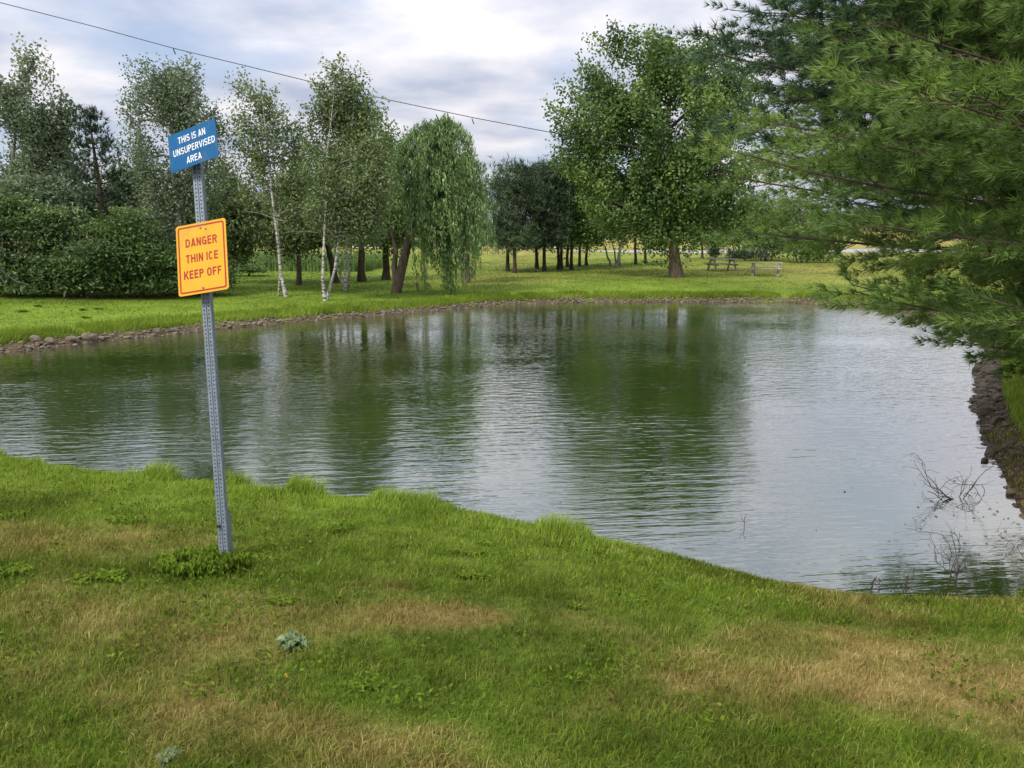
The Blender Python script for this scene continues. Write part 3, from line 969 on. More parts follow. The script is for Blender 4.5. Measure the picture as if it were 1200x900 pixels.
def tree(name, u, v, lobes_px, label, cat='tree', group=None, bark=M_BARK, leaf=F_DECID, clumps=260, per=70, cr=.55,
         ls=(.14, .09), trunk_px=None, tr=.16, up=.5, shell=.6, style='leaf', depth=.85, Y=None, base=None, top=None,
         tipr=.018, more_trunks=(), flat=False, asc=.9, yoff=0.0, seed=1, droop=0.0, deny=0.0, trunk_mats=None):
    r = np.random.default_rng(seed)
    p0 = G(u, v) if base is None else np.array(base, float)
    if Y is not None:
        p0 = at(u, v, Y); p0[2] = ground(p0[0], p0[1])[0]
    Yt = p0[1]
    s = (Yt * CP + (CAMZ - p0[2]) * SP) / FPX
    lob = []
    for (cu, cv, ru, rv) in lobes_px:
        q = at(cu, cv, Yt + yoff + r.uniform(-.35, .35) * ru * s)
        lob.append((*(q - p0), ru * s, ru * s * depth, rv * s))
    root = empty(name, p0)
    tag(root, label, cat, group)
    cl = lobe_points(lob, clumps, shell, r)
    if deny:
        nz = vnoise(cl[:, 0] + 50 + cl[:, 2] * .7, cl[:, 2] + 80, cr * 2.6, seed + 5)
        cl = cl[nz > deny]
    cl = cl[cl[:, 2] > .25]
    if trunk_px is None:
        tp = [(u, v), (sum(l[0] for l in lobes_px) / len(lobes_px) * .5 + u * .5, min(l[1] for l in lobes_px))]
    else:
        tp = trunk_px
    tw = np.array([at(a, b, Yt) - p0 for a, b in tp])
    tw[0] = (0, 0, -.12)
    # resample trunk
    ss = np.linspace(0, 1, 9)
    cum = np.concatenate([[0], np.cumsum(np.linalg.norm(np.diff(tw, axis=0), axis=1))]); cum /= cum[-1]
    tk = np.stack([np.interp(ss, cum, tw[:, i]) for i in range(3)], 1)
    tk[1:, :2] += r.normal(0, tr * .22, (8, 2))
    rad = tr * (1 - .82 * ss) ** .9
    rad[0] *= 1.25
    fine = np.linspace(0, 1, 25)
    tkf = np.stack([np.interp(fine, ss, tk[:, i]) for i in range(3)], 1); rf = np.interp(fine, ss, rad)
    rf[1] = rf[1] * 1.12
    mk('trunk', [tube(tkf, rf, 10)], bark, root, smooth=True)
    for tt in more_trunks:
        pts, r0 = tt
        w2 = np.array([at(a, b, Yt + .3) - p0 for a, b in pts]); w2[0][2] = -.1
        ss2 = np.linspace(0, 1, 12); cum = np.concatenate([[0], np.cumsum(np.linalg.norm(np.diff(w2, axis=0), axis=1))]); cum /= cum[-1]
        t2 = np.stack([np.interp(ss2, cum, w2[:, i]) for i in range(3)], 1); t2[1:, :2] += r.normal(0, r0 * .3, (11, 2))
        mk('trunk', [tube(t2, r0 * (1 - .75 * ss2), 8)], bark, root, smooth=True)
    if len(cl) > 3:
        sub = cl if len(cl) < 420 else cl[r.choice(len(cl), 420, replace=False)]
        nodes, par = skeleton(tk, sub, r=r)
        tag_l = mk('limbs', [limbs(nodes, par, len(tk), tipr, .5, tr * .6)], bark if bark is not M_BIRCH else M_BARK_GREY, root)
        tag_l['kind'] = 'stuff'
    n = len(cl) * per
    if flat:
        C = np.repeat(cl, per, 0) + r.normal(size=(n, 3)) * cr * np.array([.62, .62, .13])
    else:
        cc = np.mean(cl, 0)
        ax = norm((cl - cc) * np.array([1, 1, .4]) / (np.std(cl, 0).max() * 1.6) + r.normal(0, .35, cl.shape) + np.array([0, 0, asc]))
        ax = np.repeat(ax, per, 0)
        q = np.clip(r.normal(size=(n, 1)), -1.8, 1.7)
        C = np.repeat(cl, per, 0) + ax * q * cr * .60 + np.clip(r.normal(size=(n, 3)), -1.7, 1.7) * cr * .25 * (1.15 - .3 * np.clip(q, -1, 1.5))
    tint = np.repeat(r.normal(.5, .13, len(cl)), per) + r.normal(0, .13, n)
    if style == 'leaf':
        if droop:
            C[:, 2] -= r.uniform(0, 1, n) ** 2 * droop
        V, F = leaf_quads(C, ls[0], ls[1], up, None if not droop else np.tile([0, 0, -1.], (n, 1)), r)
        tint = np.repeat(tint, 4)
    elif style == 'needle':
        m = len(cl) * (per // 8)
        C = np.repeat(cl, per // 8, 0) + r.normal(size=(m, 3)) * cr * np.array([.55, .55, .28])
        V, F = burst(C, 8, ls[0], ls[1], .9, r)
        tint = np.repeat(np.repeat(r.normal(.5, .16, len(cl)), per // 8) + r.normal(0, .12, m), 24)
    k = V[:, 2].reshape(-1, F.shape[1]).min(1) > .05
    F = F[k]
    mk('crown', [(V, F)], leaf, root, attrs={'tint': tint})
    return root


def copy_thing(root, loc, label, scale=1, rz=0.0):
    c = root.copy(); COL.objects.link(c)
    c.location = [float(q) for q in loc]; c['label'] = label; c.scale = (scale, scale, scale); c.rotation_euler = (0, 0, rz)
    for ch in list(root.children):
        d = ch.copy(); COL.objects.link(d); d.parent = c
    return c


# big shade tree (right of centre)
tree('maple_tree', 793, 325,
     [(755, 88, 45, 48), (800, 78, 38, 40), (838, 92, 32, 46), (715, 95, 34, 40), (690, 140, 40, 42), (720, 165, 62, 60), (790, 150, 70, 75),
      (850, 165, 40, 80), (680, 185, 32, 34), (755, 235, 62, 42), (815, 230, 58, 48), (790, 275, 48, 22), (720, 255, 36, 28), (850, 240, 26, 40), (745, 62, 20, 20), (815, 55, 22, 18)],
     'tallest broad leafy shade tree with thick brown trunk on the far lawn', bark=M_BARK, leaf=F_MAPLE, clumps=760, per=92, cr=.9,
     ls=(.20, .13), trunk_px=[(793, 325), (789, 290), (787, 240), (785, 180), (782, 90)], tr=.33, shell=.45, seed=11, deny=.22, tipr=.022)

# birches left of the willow
tree('birch_tree', 381, 353, [(400, 118, 30, 42), (386, 165, 26, 45), (425, 165, 26, 55), (410, 215, 40, 40), (400, 255, 42, 26), (440, 230, 22, 40)],
     'twin stemmed white birch nearest the water on the far bank', bark=M_BIRCH, leaf=F_BIRCH, clumps=360, per=70, cr=.6, ls=(.13, .075),
     trunk_px=[(379, 353), (377, 320), (381, 260), (383, 180), (392, 110)], tr=.060, more_trunks=[([(382, 353), (392, 318), (399, 270), (410, 200), (415, 120)], .062)],
     seed=21, deny=.33, yoff=.5, group='birches on the far bank')
tree('birch_tree', 404, 341, [(420, 150, 24, 55), (385, 220, 34, 40), (432, 260, 26, 30), (402, 270, 30, 22)],
     'smaller grey stemmed birch clump just behind the twin white birch', bark=M_BIRCH, leaf=F_BIRCH, clumps=170, per=60, cr=.6, ls=(.13, .075),
     trunk_px=[(401, 341), (405, 300), (409, 250), (411, 150)], tr=.065, more_trunks=[([(405, 341), (396, 310), (391, 280), (388, 230)], .08), ([(407, 341), (411, 300), (414, 250)], .06)],
     seed=22, deny=.3, yoff=.8, group='birches on the far bank')
tree('birch_tree', 336, 348, [(300, 95, 30, 26), (330, 125, 30, 34), (293, 150, 28, 45), (330, 185, 34, 42), (345, 235, 30, 36), (305, 230, 30, 40), (338, 265, 34, 24), (352, 200, 16, 40)],
     'sparse tall birch with a leaning pale trunk right of the signs', bark=M_BIRCH, leaf=F_BIRCH, clumps=330, per=46, cr=.55, ls=(.13, .075),
     trunk_px=[(336, 348), (329, 320), (327, 290), (318, 220), (305, 90)], tr=.068, more_trunks=[([(326, 345), (329, 310), (322, 230), (340, 140)], .05)],
     seed=23, deny=.42, yoff=.5, group='birches on the far bank')
tree('poplar_tree', 245, 338, [(180, 100, 32, 22), (215, 98, 30, 22), (185, 140, 40, 40), (230, 130, 36, 42), (200, 190, 44, 44), (235, 215, 30, 50), (205, 250, 42, 40), (185, 290, 32, 30), (235, 290, 26, 34), (165, 215, 22, 50)],
     'tall grey green tree behind the two signs', bark=M_BARK_GREY, leaf=F_GREY, clumps=520, per=66, cr=.6, ls=(.12, .07), asc=1.3,
     trunk_px=[(215, 340), (210, 280), (205, 180), (200, 80)], tr=.16, seed=24, deny=.40, Y=31)

# darker trees behind the birches
for k, (u, v, lob, l) in enumerate([
    (424, 330, [(425, 190, 40, 55), (440, 240, 34, 45), (405, 250, 30, 34)], 'dark trunked tree standing behind the birch clump'),
    (452, 328, [(455, 200, 28, 50), (455, 258, 30, 34)], 'slim tree between the birch clump and the weeping willow'),
    (393, 331, [(370, 240, 34, 44), (355, 275, 24, 20)], 'short dark trunked tree directly behind the white stems')]):
    tree('shade_tree', u, v, lob, l, leaf=F_DECID if k else F_BIRCH, bark=M_BARK_DARK, clumps=150, per=60, cr=.8, ls=(.18, .11), tr=.2, seed=40 + k, group='trees behind the birches')


# ------------------------------------------------------------------ weeping willows
def willow(u, v, trunk_px, mounds, label, nstr=900, seed=3, Y=None, trk=.2, extra=()):
    r = np.random.default_rng(seed)
    p0 = G(u, v)
    if Y is not None:
        p0 = at(u, v, Y); p0[2] = ground(p0[0], p0[1])[0]
    Yt = p0[1]; s = (Yt * CP + (CAMZ - p0[2]) * SP) / FPX
    root = empty('willow_tree', p0); tag(root, label, 'willow tree', 'weeping willows on the far bank')
    tw = np.array([at(a, b, Yt) - p0 for a, b in trunk_px]); tw[0] = (0, 0, -.1)
    ss = np.linspace(0, 1, 14); cum = np.concatenate([[0], np.cumsum(np.linalg.norm(np.diff(tw, axis=0), axis=1))]); cum /= cum[-1]
    tk = np.stack([np.interp(ss, cum, tw[:, i]) for i in range(3)], 1)
    mk('trunk', [tube(tk, trk * (1 - .7 * ss), 10)], M_BARK, root, smooth=True)
    for e in extra:
        ew = np.array([at(a, b, Yt + .2) - p0 for a, b in e]); 
        mk('trunk', [tube(ew, np.linspace(trk * .7, trk * .25, len(ew)), 8)], M_BARK, root, smooth=True)
    # strands
    M_ = np.array([(m[0], m[1], m[2], m[3], m[4]) for m in mounds], float)   # cu, cv(top), ru, rv(dome), hang(px)
    pr = M_[:, 2] * (M_[:, 4] + 30); pr /= pr.sum()
    starts = []
    LV, LT, LTan, stems = [], [], [], []
    for i in range(nstr):
        m = M_[r.choice(len(M_), p=pr)]
        a = r.uniform(0, 2 * math.pi); q = math.sqrt(r.uniform(0, 1))
        cu = m[0] + m[2] * q * math.cos(a); dy = m[2] * s * q * math.sin(a)
        top = m[1] + m[3] * (q ** 2) - r.uniform(0, 8)
        hang = m[4] * r.uniform(.25, 1.0) * (1 - .2 * q) * (.7 + .5 * math.sin(a * 3 + m[0]))
        c0 = at(cu, top, Yt) - p0 + np.array([0, dy, 0])
        # out and down
        out = np.array([math.cos(a), math.sin(a), 0]) * q
        Lm = hang * s
        K = 9
        t = np.linspace(0, 1, K)
        arch = np.minimum(t * 3, 1)
        pts = c0 + out * (arch * .55)[:, None] + np.stack([.12 * np.sin(t * 4 + i) + .25 * t, .1 * np.cos(t * 3 + i * 2), -Lm * t + .15 * np.sin(np.minimum(t * 4, 1) * math.pi)], 1)
        pts[:, 2] = np.maximum(pts[:, 2], .12)
        stems.append(tube(pts, np.full(K, .006), 3))
        nl = int(16 + Lm * 15)
        tt = r.uniform(0, 1, nl)
        c = np.stack([np.interp(tt, t, pts[:, j]) for j in range(3)], 1) + r.normal(0, .06, (nl, 3))
        LV.append(c); LT.append(np.full(nl, r.normal(.5, .15)) + r.normal(0, .1, nl)); 
    C = np.concatenate(LV); tn = np.concatenate(LT)
    V, F = leaf_quads(C, .24, .055, .1, np.tile([.1, 0, -1.], (len(C), 1)), r)
    mk('crown', [(V, F)], F_WILLOW, root, attrs={'tint': np.repeat(tn, 4)})
    mk('hanging_twigs', stems, M_BARK, root)
    hs = np.array([p for p in [at(m[0], m[1] + m[3] * .5, Yt) - p0 for m in mounds]])
    pts = np.concatenate([hs + r.normal(0, .4, hs.shape) for _ in range(8)])
    nodes, par = skeleton(tk, pts, r=r)
    tag_l = mk('limbs', [limbs(nodes, par, len(tk), .03, .5, trk * .5)], M_BARK, root)
    tag_l['kind'] = 'stuff'
    return root


willow(463, 343, [(463, 343), (470, 318), (477, 290), (484, 250), (492, 190)],
       [(497, 150, 20, 26, 110), (520, 143, 16, 20, 165), (512, 178, 26, 34, 165), (478, 178, 16, 22, 95), (538, 212, 13, 22, 105), (522, 232, 20, 14, 112), (505, 250, 18, 12, 60)],
       'large weeping willow trailing its fronds almost to the lawn', 740, 5, extra=[[(466, 340), (462, 312), (464, 292), (458, 270)]], trk=.24)
willow(548, 338, [(548, 338), (548, 300), (546, 250), (545, 205)],
       [(545, 184, 12, 22, 110), (552, 218, 11, 18, 90), (556, 262, 9, 12, 55)],
       'pale thin weeping willow behind the large one, at its right', 210, 6, Y=40, trk=.14)

# ------------------------------------------------------------------ row of dark pines and mixed trees behind
GP = 'row of trees behind the far lawn'
pines = [(595, 318, [(596, 215, 22, 22), (598, 250, 26, 28), (596, 275, 22, 16)], 'leftmost dark pine of the row behind the lawn'),
         (603, 320, [(606, 208, 14, 16), (608, 245, 24, 30), (606, 278, 24, 14)], 'second dark pine from the left, closest to the viewer'),
         (629, 315, [(632, 205, 14, 14), (630, 240, 20, 32), (630, 275, 20, 16)], 'dark pine left of the paired trunks'),
         (638, 318, [(648, 203, 13, 13), (645, 240, 18, 32), (644, 274, 20, 16)], 'dark pine with straight trunk beside the paired trunks')]
for k, (u, v, lob, l) in enumerate(pines):
    tree('pine_tree', u, v, lob, l, 'pine tree', GP, M_BARK_DARK, F_PINE, 240, 96, .75, (.34, .035), tr=.13, style='needle', seed=60 + k, deny=.2,
         trunk_px=[(u, v), (u, 280), (lob[0][0], lob[0][1] - 8)], shell=.3)
dec = [(654, 316, [(655, 225, 22, 26), (658, 262, 24, 22)], 'left one of two touching trunks in the tree row'),
       (658, 316, [(668, 218, 20, 24), (662, 255, 20, 24)], 'right one of two touching trunks in the tree row'),
       (665, 313, [(672, 205, 18, 18), (672, 250, 26, 26)], 'slender tree right of the touching trunks, farther back'),
       (670, 316, [(684, 215, 22, 22), (680, 256, 28, 26)], 'mid green tree right of the touching trunks, nearer the pond'),
       (679, 312, [(690, 235, 24, 26), (688, 265, 20, 16)], 'third slender trunk right of the touching pair'),
       (687, 311, [(704, 240, 22, 26), (698, 266, 20, 14)], 'last thin straight trunk left of the leaning cluster'),
       (745, 310, [(738, 235, 26, 26), (742, 262, 20, 16)], 'straight thin trunk left of the big shade tree'),
       (756, 309, [(762, 230, 22, 30), (760, 262, 18, 14)], 'straight thin trunk nearest the big shade tree on its left'),
       (823, 303, [(826, 250, 18, 26), (826, 272, 16, 12)], 'thin reddish trunk behind and right of the big shade tree')]
for k, (u, v, lob, l) in enumerate(dec):
    tree('shade_tree', u, v, lob, l, 'tree', GP, M_BARK_DARK, F_DECID, 120, 60, .9, (.20, .13), tr=.12, seed=80 + k, deny=.15, trunk_px=[(u, v), (u, 275), (lob[0][0], lob[0][1])])
tree('multistem_tree', 722, 312, [(712, 262, 20, 14), (735, 255, 22, 20), (722, 235, 26, 20)], 'cluster of leaning grey stems between the row and the shade tree', 'tree', GP,
     M_BARK_GREY, F_DECID, 120, 55, .8, (.22, .15), tr=.13, seed=95, trunk_px=[(728, 311), (729, 280), (730, 240)],
     more_trunks=[([(716, 312), (710, 292), (704, 275)], .09), ([(722, 312), (720, 292), (714, 272)], .08), ([(726, 311), (726, 290), (724, 268)], .08)])
# trees seen behind the foreground pine
for k, (u, v, lob, l) in enumerate([
    (868, 304, [(860, 262, 26, 20), (885, 250, 26, 28), (850, 280, 18, 12)], 'light green bushy tree behind the picnic tables'),
    (898, 306, [(900, 262, 28, 28), (918, 285, 22, 14), (890, 286, 14, 10)], 'light green tree with pale stems half hidden by the near pine'),
    (940, 308, [(940, 262, 32, 34), (965, 285, 26, 20)], 'light green tree mostly hidden behind the near pine')]):
    tree('shade_tree', u, v, lob, l, 'tree', 'trees behind the picnic tables', M_BARK_GREY, F_DECID, 110, 60, .9, (.25, .14), tr=.13, seed=100 + k, trunk_px=[(u, v), (u - 3, 285), (lob[0][0], lob[0][1])],
         more_trunks=[([(u + 5, v), (u + 9, 290), (u + 14, 270)], .08), ([(u - 6, v), (u - 9, 290), (u - 8, 270)], .08)])
tree('evergreen_shrub', 838, 303, [(837, 290, 7, 10), (838, 298, 7, 6)], 'small dark evergreen shrub between road and picnic tables', 'shrub', None, M_BARK_DARK, F_PINE, 60, 64, .4, (.3, .04), style='needle', tr=.05, seed=110)
tree('evergreen_shrub', 872, 306, [(862, 299, 12, 6), (885, 300, 14, 7)], 'low dark shrub behind the left picnic table', 'shrub', None, M_BARK_DARK, F_PINE, 70, 64, .4, (.3, .04), style='needle', tr=.05, seed=111)

# ------------------------------------------------------------------ thicket on the left
GT = 'trees of the left thicket'
tree('poplar_tree', 15, 340, [(12, 95, 22, 34), (0, 140, 26, 40), (30, 160, 28, 40), (5, 205, 36, 44), (45, 215, 28, 34), (35, 68, 12, 10), (52, 92, 9, 10), (-30, 150, 26, 50), (-30, 220, 34, 60)],
     'tallest leftmost tree with thin open twigs at its top', 'tree', GT, M_BARK_GREY, F_GREY, 400, 56, .6, (.15, .09), tr=.14, seed=120, deny=.40, asc=1.4, Y=33, trunk_px=[(10, 340), (12, 220), (22, 120)])
tree('ash_tree', 75, 340, [(66, 138, 17, 18), (62, 170, 20, 30), (48, 190, 24, 32), (58, 225, 32, 36), (50, 145, 10, 16)],
     'mid height green tree left of the dark pine', 'tree', GT, M_BARK_GREY, F_GREY, 300, 62, .75, (.17, .11), tr=.16, seed=121, deny=.42, asc=1.2, Y=34, trunk_px=[(75, 340), (75, 220), (72, 110)])


def conifer(u, v, topv, halfw, lowv, label, Y, seed, leaf=F_PINE, name='pine_tree'):
    r = np.random.default_rng(seed)
    p0 = at(u, v, Y); p0[2] = ground(p0[0], p0[1])[0]
    s = (Y * CP + (CAMZ - p0[2]) * SP) / FPX
    H = (at(u, topv, Y) - p0)[2]; z0 = (at(u, lowv, Y) - p0)[2]
    root = empty(name, p0); tag(root, label, 'pine tree', GT)
    tt = np.linspace(0, 1, 10)
    mk('trunk', [tube(np.stack([0.1 * np.sin(tt * 4), 0 * tt, -.1 + tt * (H + .05)], 1), .2 * (1 - .9 * tt), 8)], M_BARK_DARK, root, smooth=True)
    Br, C, Ax = [], [], []
    z = z0
    while z < H:
        f = 1 - (z - z0) / (H - z0)
        nb = 6
        a0 = r.uniform(0, 6.28)
        for k in range(nb):
            a = a0 + k * 2 * math.pi / nb + r.normal(0, .2)
            Lb = halfw * s * (f ** .7) * r.uniform(.45, 1.25) + .2
            t = np.linspace(0, 1, 6)
            pts = np.stack([np.cos(a) * Lb * t, np.sin(a) * Lb * t, z + Lb * (.15 * t + .5 * t ** 3)], 1)
            Br.append(tube(pts, .035 * (1 - .85 * t) * (Lb / 2 + .4), 4))
            for q in range(int(Lb * 9) + 3):
                sft = r.uniform(.3, 1) ** .7
                b = np.array([np.interp(sft, t, pts[:, j]) for j in range(3)])
                sd_ = r.uniform(-1, 1) * Lb * .3 * (1.1 - sft)
                b = b + np.array([-math.sin(a), math.cos(a), 0]) * sd_ + r.normal(0, .08, 3)
                C.append(b); Ax.append((math.cos(a) * .5, math.sin(a) * .5, .7))
        z += .62 * r.uniform(.85, 1.15)
    tag_l = mk('limbs', Br, M_BARK_DARK, root)
    tag_l['kind'] = 'stuff'
    C = np.array(C); Ax = np.array(Ax)
    C = np.repeat(C, 2, 0) + r.normal(0, .08, (len(C) * 2, 3)); Ax = np.repeat(Ax, 2, 0)
    V, F = burst(C, 9, .26, .03, .5, r, Ax)
    mk('crown', [(V, F)], leaf, root, attrs={'tint': np.repeat(r.normal(.20, .15, len(C)), 27)})
    return root


conifer(126, 340, 132, 46, 315, 'dark upright pine rising from the middle of the left thicket', 31, 130)
for k, (u, v, lob, l, lf, Yb) in enumerate([
    (20, 339, [(-10, 262, 26, 20), (22, 250, 24, 16), (48, 272, 24, 16), (8, 295, 30, 18), (40, 312, 30, 18), (-30, 300, 30, 26), (12, 325, 30, 12), (-5, 228, 26, 18), (30, 334, 26, 8), (-10, 334, 26, 8)], 'large rounded sumac bush at the left edge of the photo', F_BUSH, 28.5),
    (95, 338, [(78, 282, 24, 14), (102, 270, 20, 12), (118, 296, 26, 14), (88, 308, 28, 14), (112, 322, 26, 12), (66, 322, 20, 12), (72, 333, 24, 8), (110, 333, 24, 8), (70, 258, 20, 16)], 'dark sumac bush spreading below the dark pine', F_BUSH, 28.8),
    (165, 337, [(148, 286, 20, 14), (172, 300, 22, 16), (142, 308, 22, 14), (180, 320, 22, 13), (155, 324, 26, 12), (150, 333, 24, 7), (182, 332, 20, 7), (150, 262, 18, 16)], 'dense dark bush to the left of the amber sign', F_DECID, 29.3),
    (60, 339, [(40, 222, 20, 14), (62, 236, 20, 16), (14, 232, 20, 16), (80, 258, 16, 14)], 'taller shaded bush rising behind the sumacs', F_GREY, 30.2),
    (210, 336, [(200, 306, 20, 18), (225, 300, 18, 20), (240, 316, 20, 14), (210, 322, 22, 12), (212, 331, 24, 7), (238, 330, 18, 7)], 'dark low bush behind the amber sign', F_BUSH, 31),
    (293, 330, [(290, 318, 16, 9), (280, 320, 14, 8), (300, 321, 12, 7)], 'low round green bush beside the yellow wildflowers', F_DECID, 43)]):
    tree('sumac_bush', u, v, lob, l, 'bush', GT, M_BARK_DARK, lf, 330 if k < 5 else 90, 64, .66 if k < 5 else .40, (.17, .065), tr=.09, Y=Yb, seed=140 + k, shell=.85, up=1.3, tipr=.012, flat=True, deny=.2)


for k, (u, v, lob, l, lf) in enumerate([
    (150, 339, [(140, 235, 26, 30), (165, 215, 20, 26), (160, 265, 28, 24)], 'dim green tree filling the gap between the dark pine and the signs', F_GREY),
    (272, 332, [(268, 250, 24, 34), (280, 285, 26, 18), (262, 215, 16, 24)], 'shaded tree between the signs and the sparse birch', F_BIRCH),
    (350, 331, [(345, 225, 22, 30), (352, 260, 28, 24), (332, 280, 24, 16)], 'shaded tree between the sparse birch and the white twin stems', F_BIRCH),
    (55, 340, [(48, 200, 26, 30), (30, 240, 30, 26), (72, 215, 24, 28)], 'dim green tree behind the leftmost bushes', F_GREY)]):
    tree('shade_tree', u, v, lob, l, 'tree', GT, M_BARK_DARK, lf, 170, 56, .7, (.17, .10), tr=.13, Y=37, seed=170 + k, deny=.15, trunk_px=[(u, v), (u, 300), (lob[0][0], lob[0][1])])


def dead_branches(u, v, Yd, label, seed, n=7, L=2.4):
    r = np.random.default_rng(seed)
    p = at(u, v, Yd); parts = []
    g = ground(p[0], p[1])[0]

    def grow(a, d, l, rad, dep):
        K = 5
        pts = [a]
        for i in range(K):
            d = norm(d + r.normal(0, .22, 3)); pts.append(pts[-1] + d * l / K)
        parts.append(tube(pts, np.linspace(rad, rad * .45, K + 1), 4))
        if dep:
            for _ in range(3):
                q = pts[r.integers(2, K + 1)]
                grow(q, norm(d + r.normal(0, .55, 3)), l * .55, rad * .5, dep - 1)
    for i in range(n):
        grow(np.array([r.normal(0, .3), 0, .5]), norm(np.array([r.uniform(-1.4, 1.4), -.45, r.uniform(.3, 1.1)])), L * r.uniform(.7, 1.1), .022, 2)
    o = mk('dead_branches', parts, M_DEAD)
    o.location = (p[0], p[1], g)
    tag(o, label, 'dead branches')
    return o


dead_branches(14, 338, 27.3, 'bare grey dead branches showing through the left edge bush', 3, 3, 2.2)


# ------------------------------------------------------------------ white pine in the right foreground
def white_pine(bx, by, label, fol, reach, zlow, zback, H, seed, nb_lo, dk, nn, nl, nw, umin):
    r = np.random.default_rng(seed)
    bz = ground(bx, by)[0]
    root = empty('white_pine_tree', (bx, by, bz))
    tag(root, label, 'pine tree')
    tt = np.linspace(0, 1, 16)
    mk('trunk', [tube(np.stack([.08 * np.sin(tt * 5), .05 * np.cos(tt * 4), -.2 + tt * H], 1), .30 * (1 - .9 * tt), 12)], M_BARK, root, smooth=True)
    cam_l = np.array([-bx, -by, CAMZ - bz])
    Br, C, Ax, Tn = [], [], [], []
    z = zlow - bz
    while z < H - .5:
        nb = (nb_lo + 9 if z + bz < zlow + 2.0 else nb_lo) if z < 6.5 else 6
        a0 = r.uniform(0, 6.28)
        for k in range(nb):
            a = a0 + k * 2 * math.pi / nb + r.normal(0, .12)
            dirv = np.array([math.cos(a), math.sin(a), 0])
            vis = dirv @ np.array([-.85, -.52, 0])       # 1 towards the water
            if z + bz < zlow + zback * max(0, dirv[1] - .12) + (.9 if vis < -.3 else 0): continue
            if vis < .1 and k % 2: continue
            if vis < -.5 and k % 4: continue
            Lm = reach * (.95 if z + bz < zlow + .35 else 1.22 if z + bz < zlow + 2.2 and dirv[1] < .15 else 1) * (1 - max(0, z - 6) / 9.5)
            Lb = Lm * r.uniform(.74, 1.0) * (1 if z + bz > zlow + .8 else .72 + .28 * max(0, (z + bz - zlow) / .8))
            if vis < -.15: Lb *= .8
            t = np.linspace(0, 1, 12)
            droop = -.05 * Lb * max(vis, -.6) if z + bz < zlow + .7 else .02 * Lb
            zz_ = z + .10 * Lb * t * .6 + droop * np.sin(t * math.pi * .8) + .05 * Lb * t ** 4 + (-.05 * Lb * t ** 1.5 * (1 if vis > 0 else -1) if z + bz < zlow + 1.1 else 0)
            side = np.array([-math.sin(a), math.cos(a), 0])
            wv = .18 * np.sin(t * 5 + k) * t
            pts = dirv * (Lb * t)[:, None] + side * wv[:, None] + np.stack([0 * t, 0 * t, zz_], 1)
            Br.append(tube(pts, (.006 + .030 * (1 - t)) * (.5 + Lb / 12), 5))
            dens = 1.0 if vis > 0 else (.45 if vis > -.4 else .2)
            dens *= dk * (.35 if z > H * .45 else 1)
            ns_ = int(Lb * 4.2 * (1 if dens > .4 else .7))
            for q in range(ns_):
                sft = .22 + .78 * (q + r.uniform(0, 1)) / ns_
                b = np.array([np.interp(sft, t, pts[:, j]) for j in range(3)])
                sg = 1 if q % 2 else -1
                l2 = (1.02 - sft) * Lb * .34 + .38
                d2 = norm(dirv * .75 + side * sg * r.uniform(.5, 1.0) + np.array([0, 0, r.uniform(-.38, .32)]))
                t2 = np.linspace(0, 1, 5)
                p2 = b + d2 * (l2 * t2)[:, None] + np.stack([0 * t2, 0 * t2, .10 * l2 * t2 ** 2], 1)
                Br.append(tube(p2, .0055 * (1.2 - t2), 3))
                nt_ = max(2, int((l2 / .13) * 4.0 * dens))
                s3 = .18 + .82 * r.uniform(0, 1, nt_) ** .8
                c = np.stack([np.interp(s3, t2, p2[:, j]) for j in range(3)], 1)
                d3 = norm(d2 + side * r.uniform(-1, 1, (nt_, 1)) * .9 + np.array([0, 0, .18]))
                l3 = r.uniform(0, .26, (nt_, 1)) * (1 - s3[:, None] * .5)
                C.append(c + d3 * l3 + r.normal(0, .02, (nt_, 3))); Ax.append(d3 * 1.25 + np.array([0, 0, .12]))
                Tn.append(np.full(nt_, r.normal(.45, .10)) + r.normal(0, .09, nt_) + .12 * sft)
        z += (.29 if H < 14 else .40) * r.uniform(.85, 1.15)
    C = np.concatenate(C); Ax = np.concatenate(Ax); Tn = np.concatenate(Tn)
    Wp = C + np.array([bx, by, bz])
    keep = (Wp[:, 2] > .35)
    # thinner needles where the crown leaves the part of the tree the photograph shows
    rel = Wp - np.array([0, 0, CAMZ])
    dpt = rel[:, 1] * CP - rel[:, 2] * SP
    uu = 600 + FPX * rel[:, 0] / np.maximum(dpt, .1); vv = 450 - FPX * (rel[:, 1] * SP + rel[:, 2] * CP) / np.maximum(dpt, .1)
    seen = (dpt > 0) & (uu < 1250) & (vv > -60)
    keep &= seen | (r.uniform(0, 1, len(C)) < .16)
    C, Ax, Tn = C[keep], Ax[keep], Tn[keep]
    print('pine tufts', len(C))
    V, F = burst(C, nn, nl, nw, .0, r, Ax)
    tag_l = mk('limbs', Br, M_BARK_DARK, root)
    tag_l['kind'] = 'stuff'
    mk('crown', [(V, F)], fol, root, attrs={'tint': np.repeat(Tn, nn * 3)})


white_pine(8.4, 8.4, 'nearer lighter green pine whose boughs hang over the right bank', F_WPINE, 5.4, 1.42, 2.7, 13.0, 77, 19, .85, 14, .13, .0078, 0)
white_pine(9.6, 11.6, 'taller darker blue green pine standing behind the lighter near pine', F_WPINE_DARK, 6.7, 3.6, 2.0, 16.0, 78, 15, .72, 11, .16, .0120, 0)

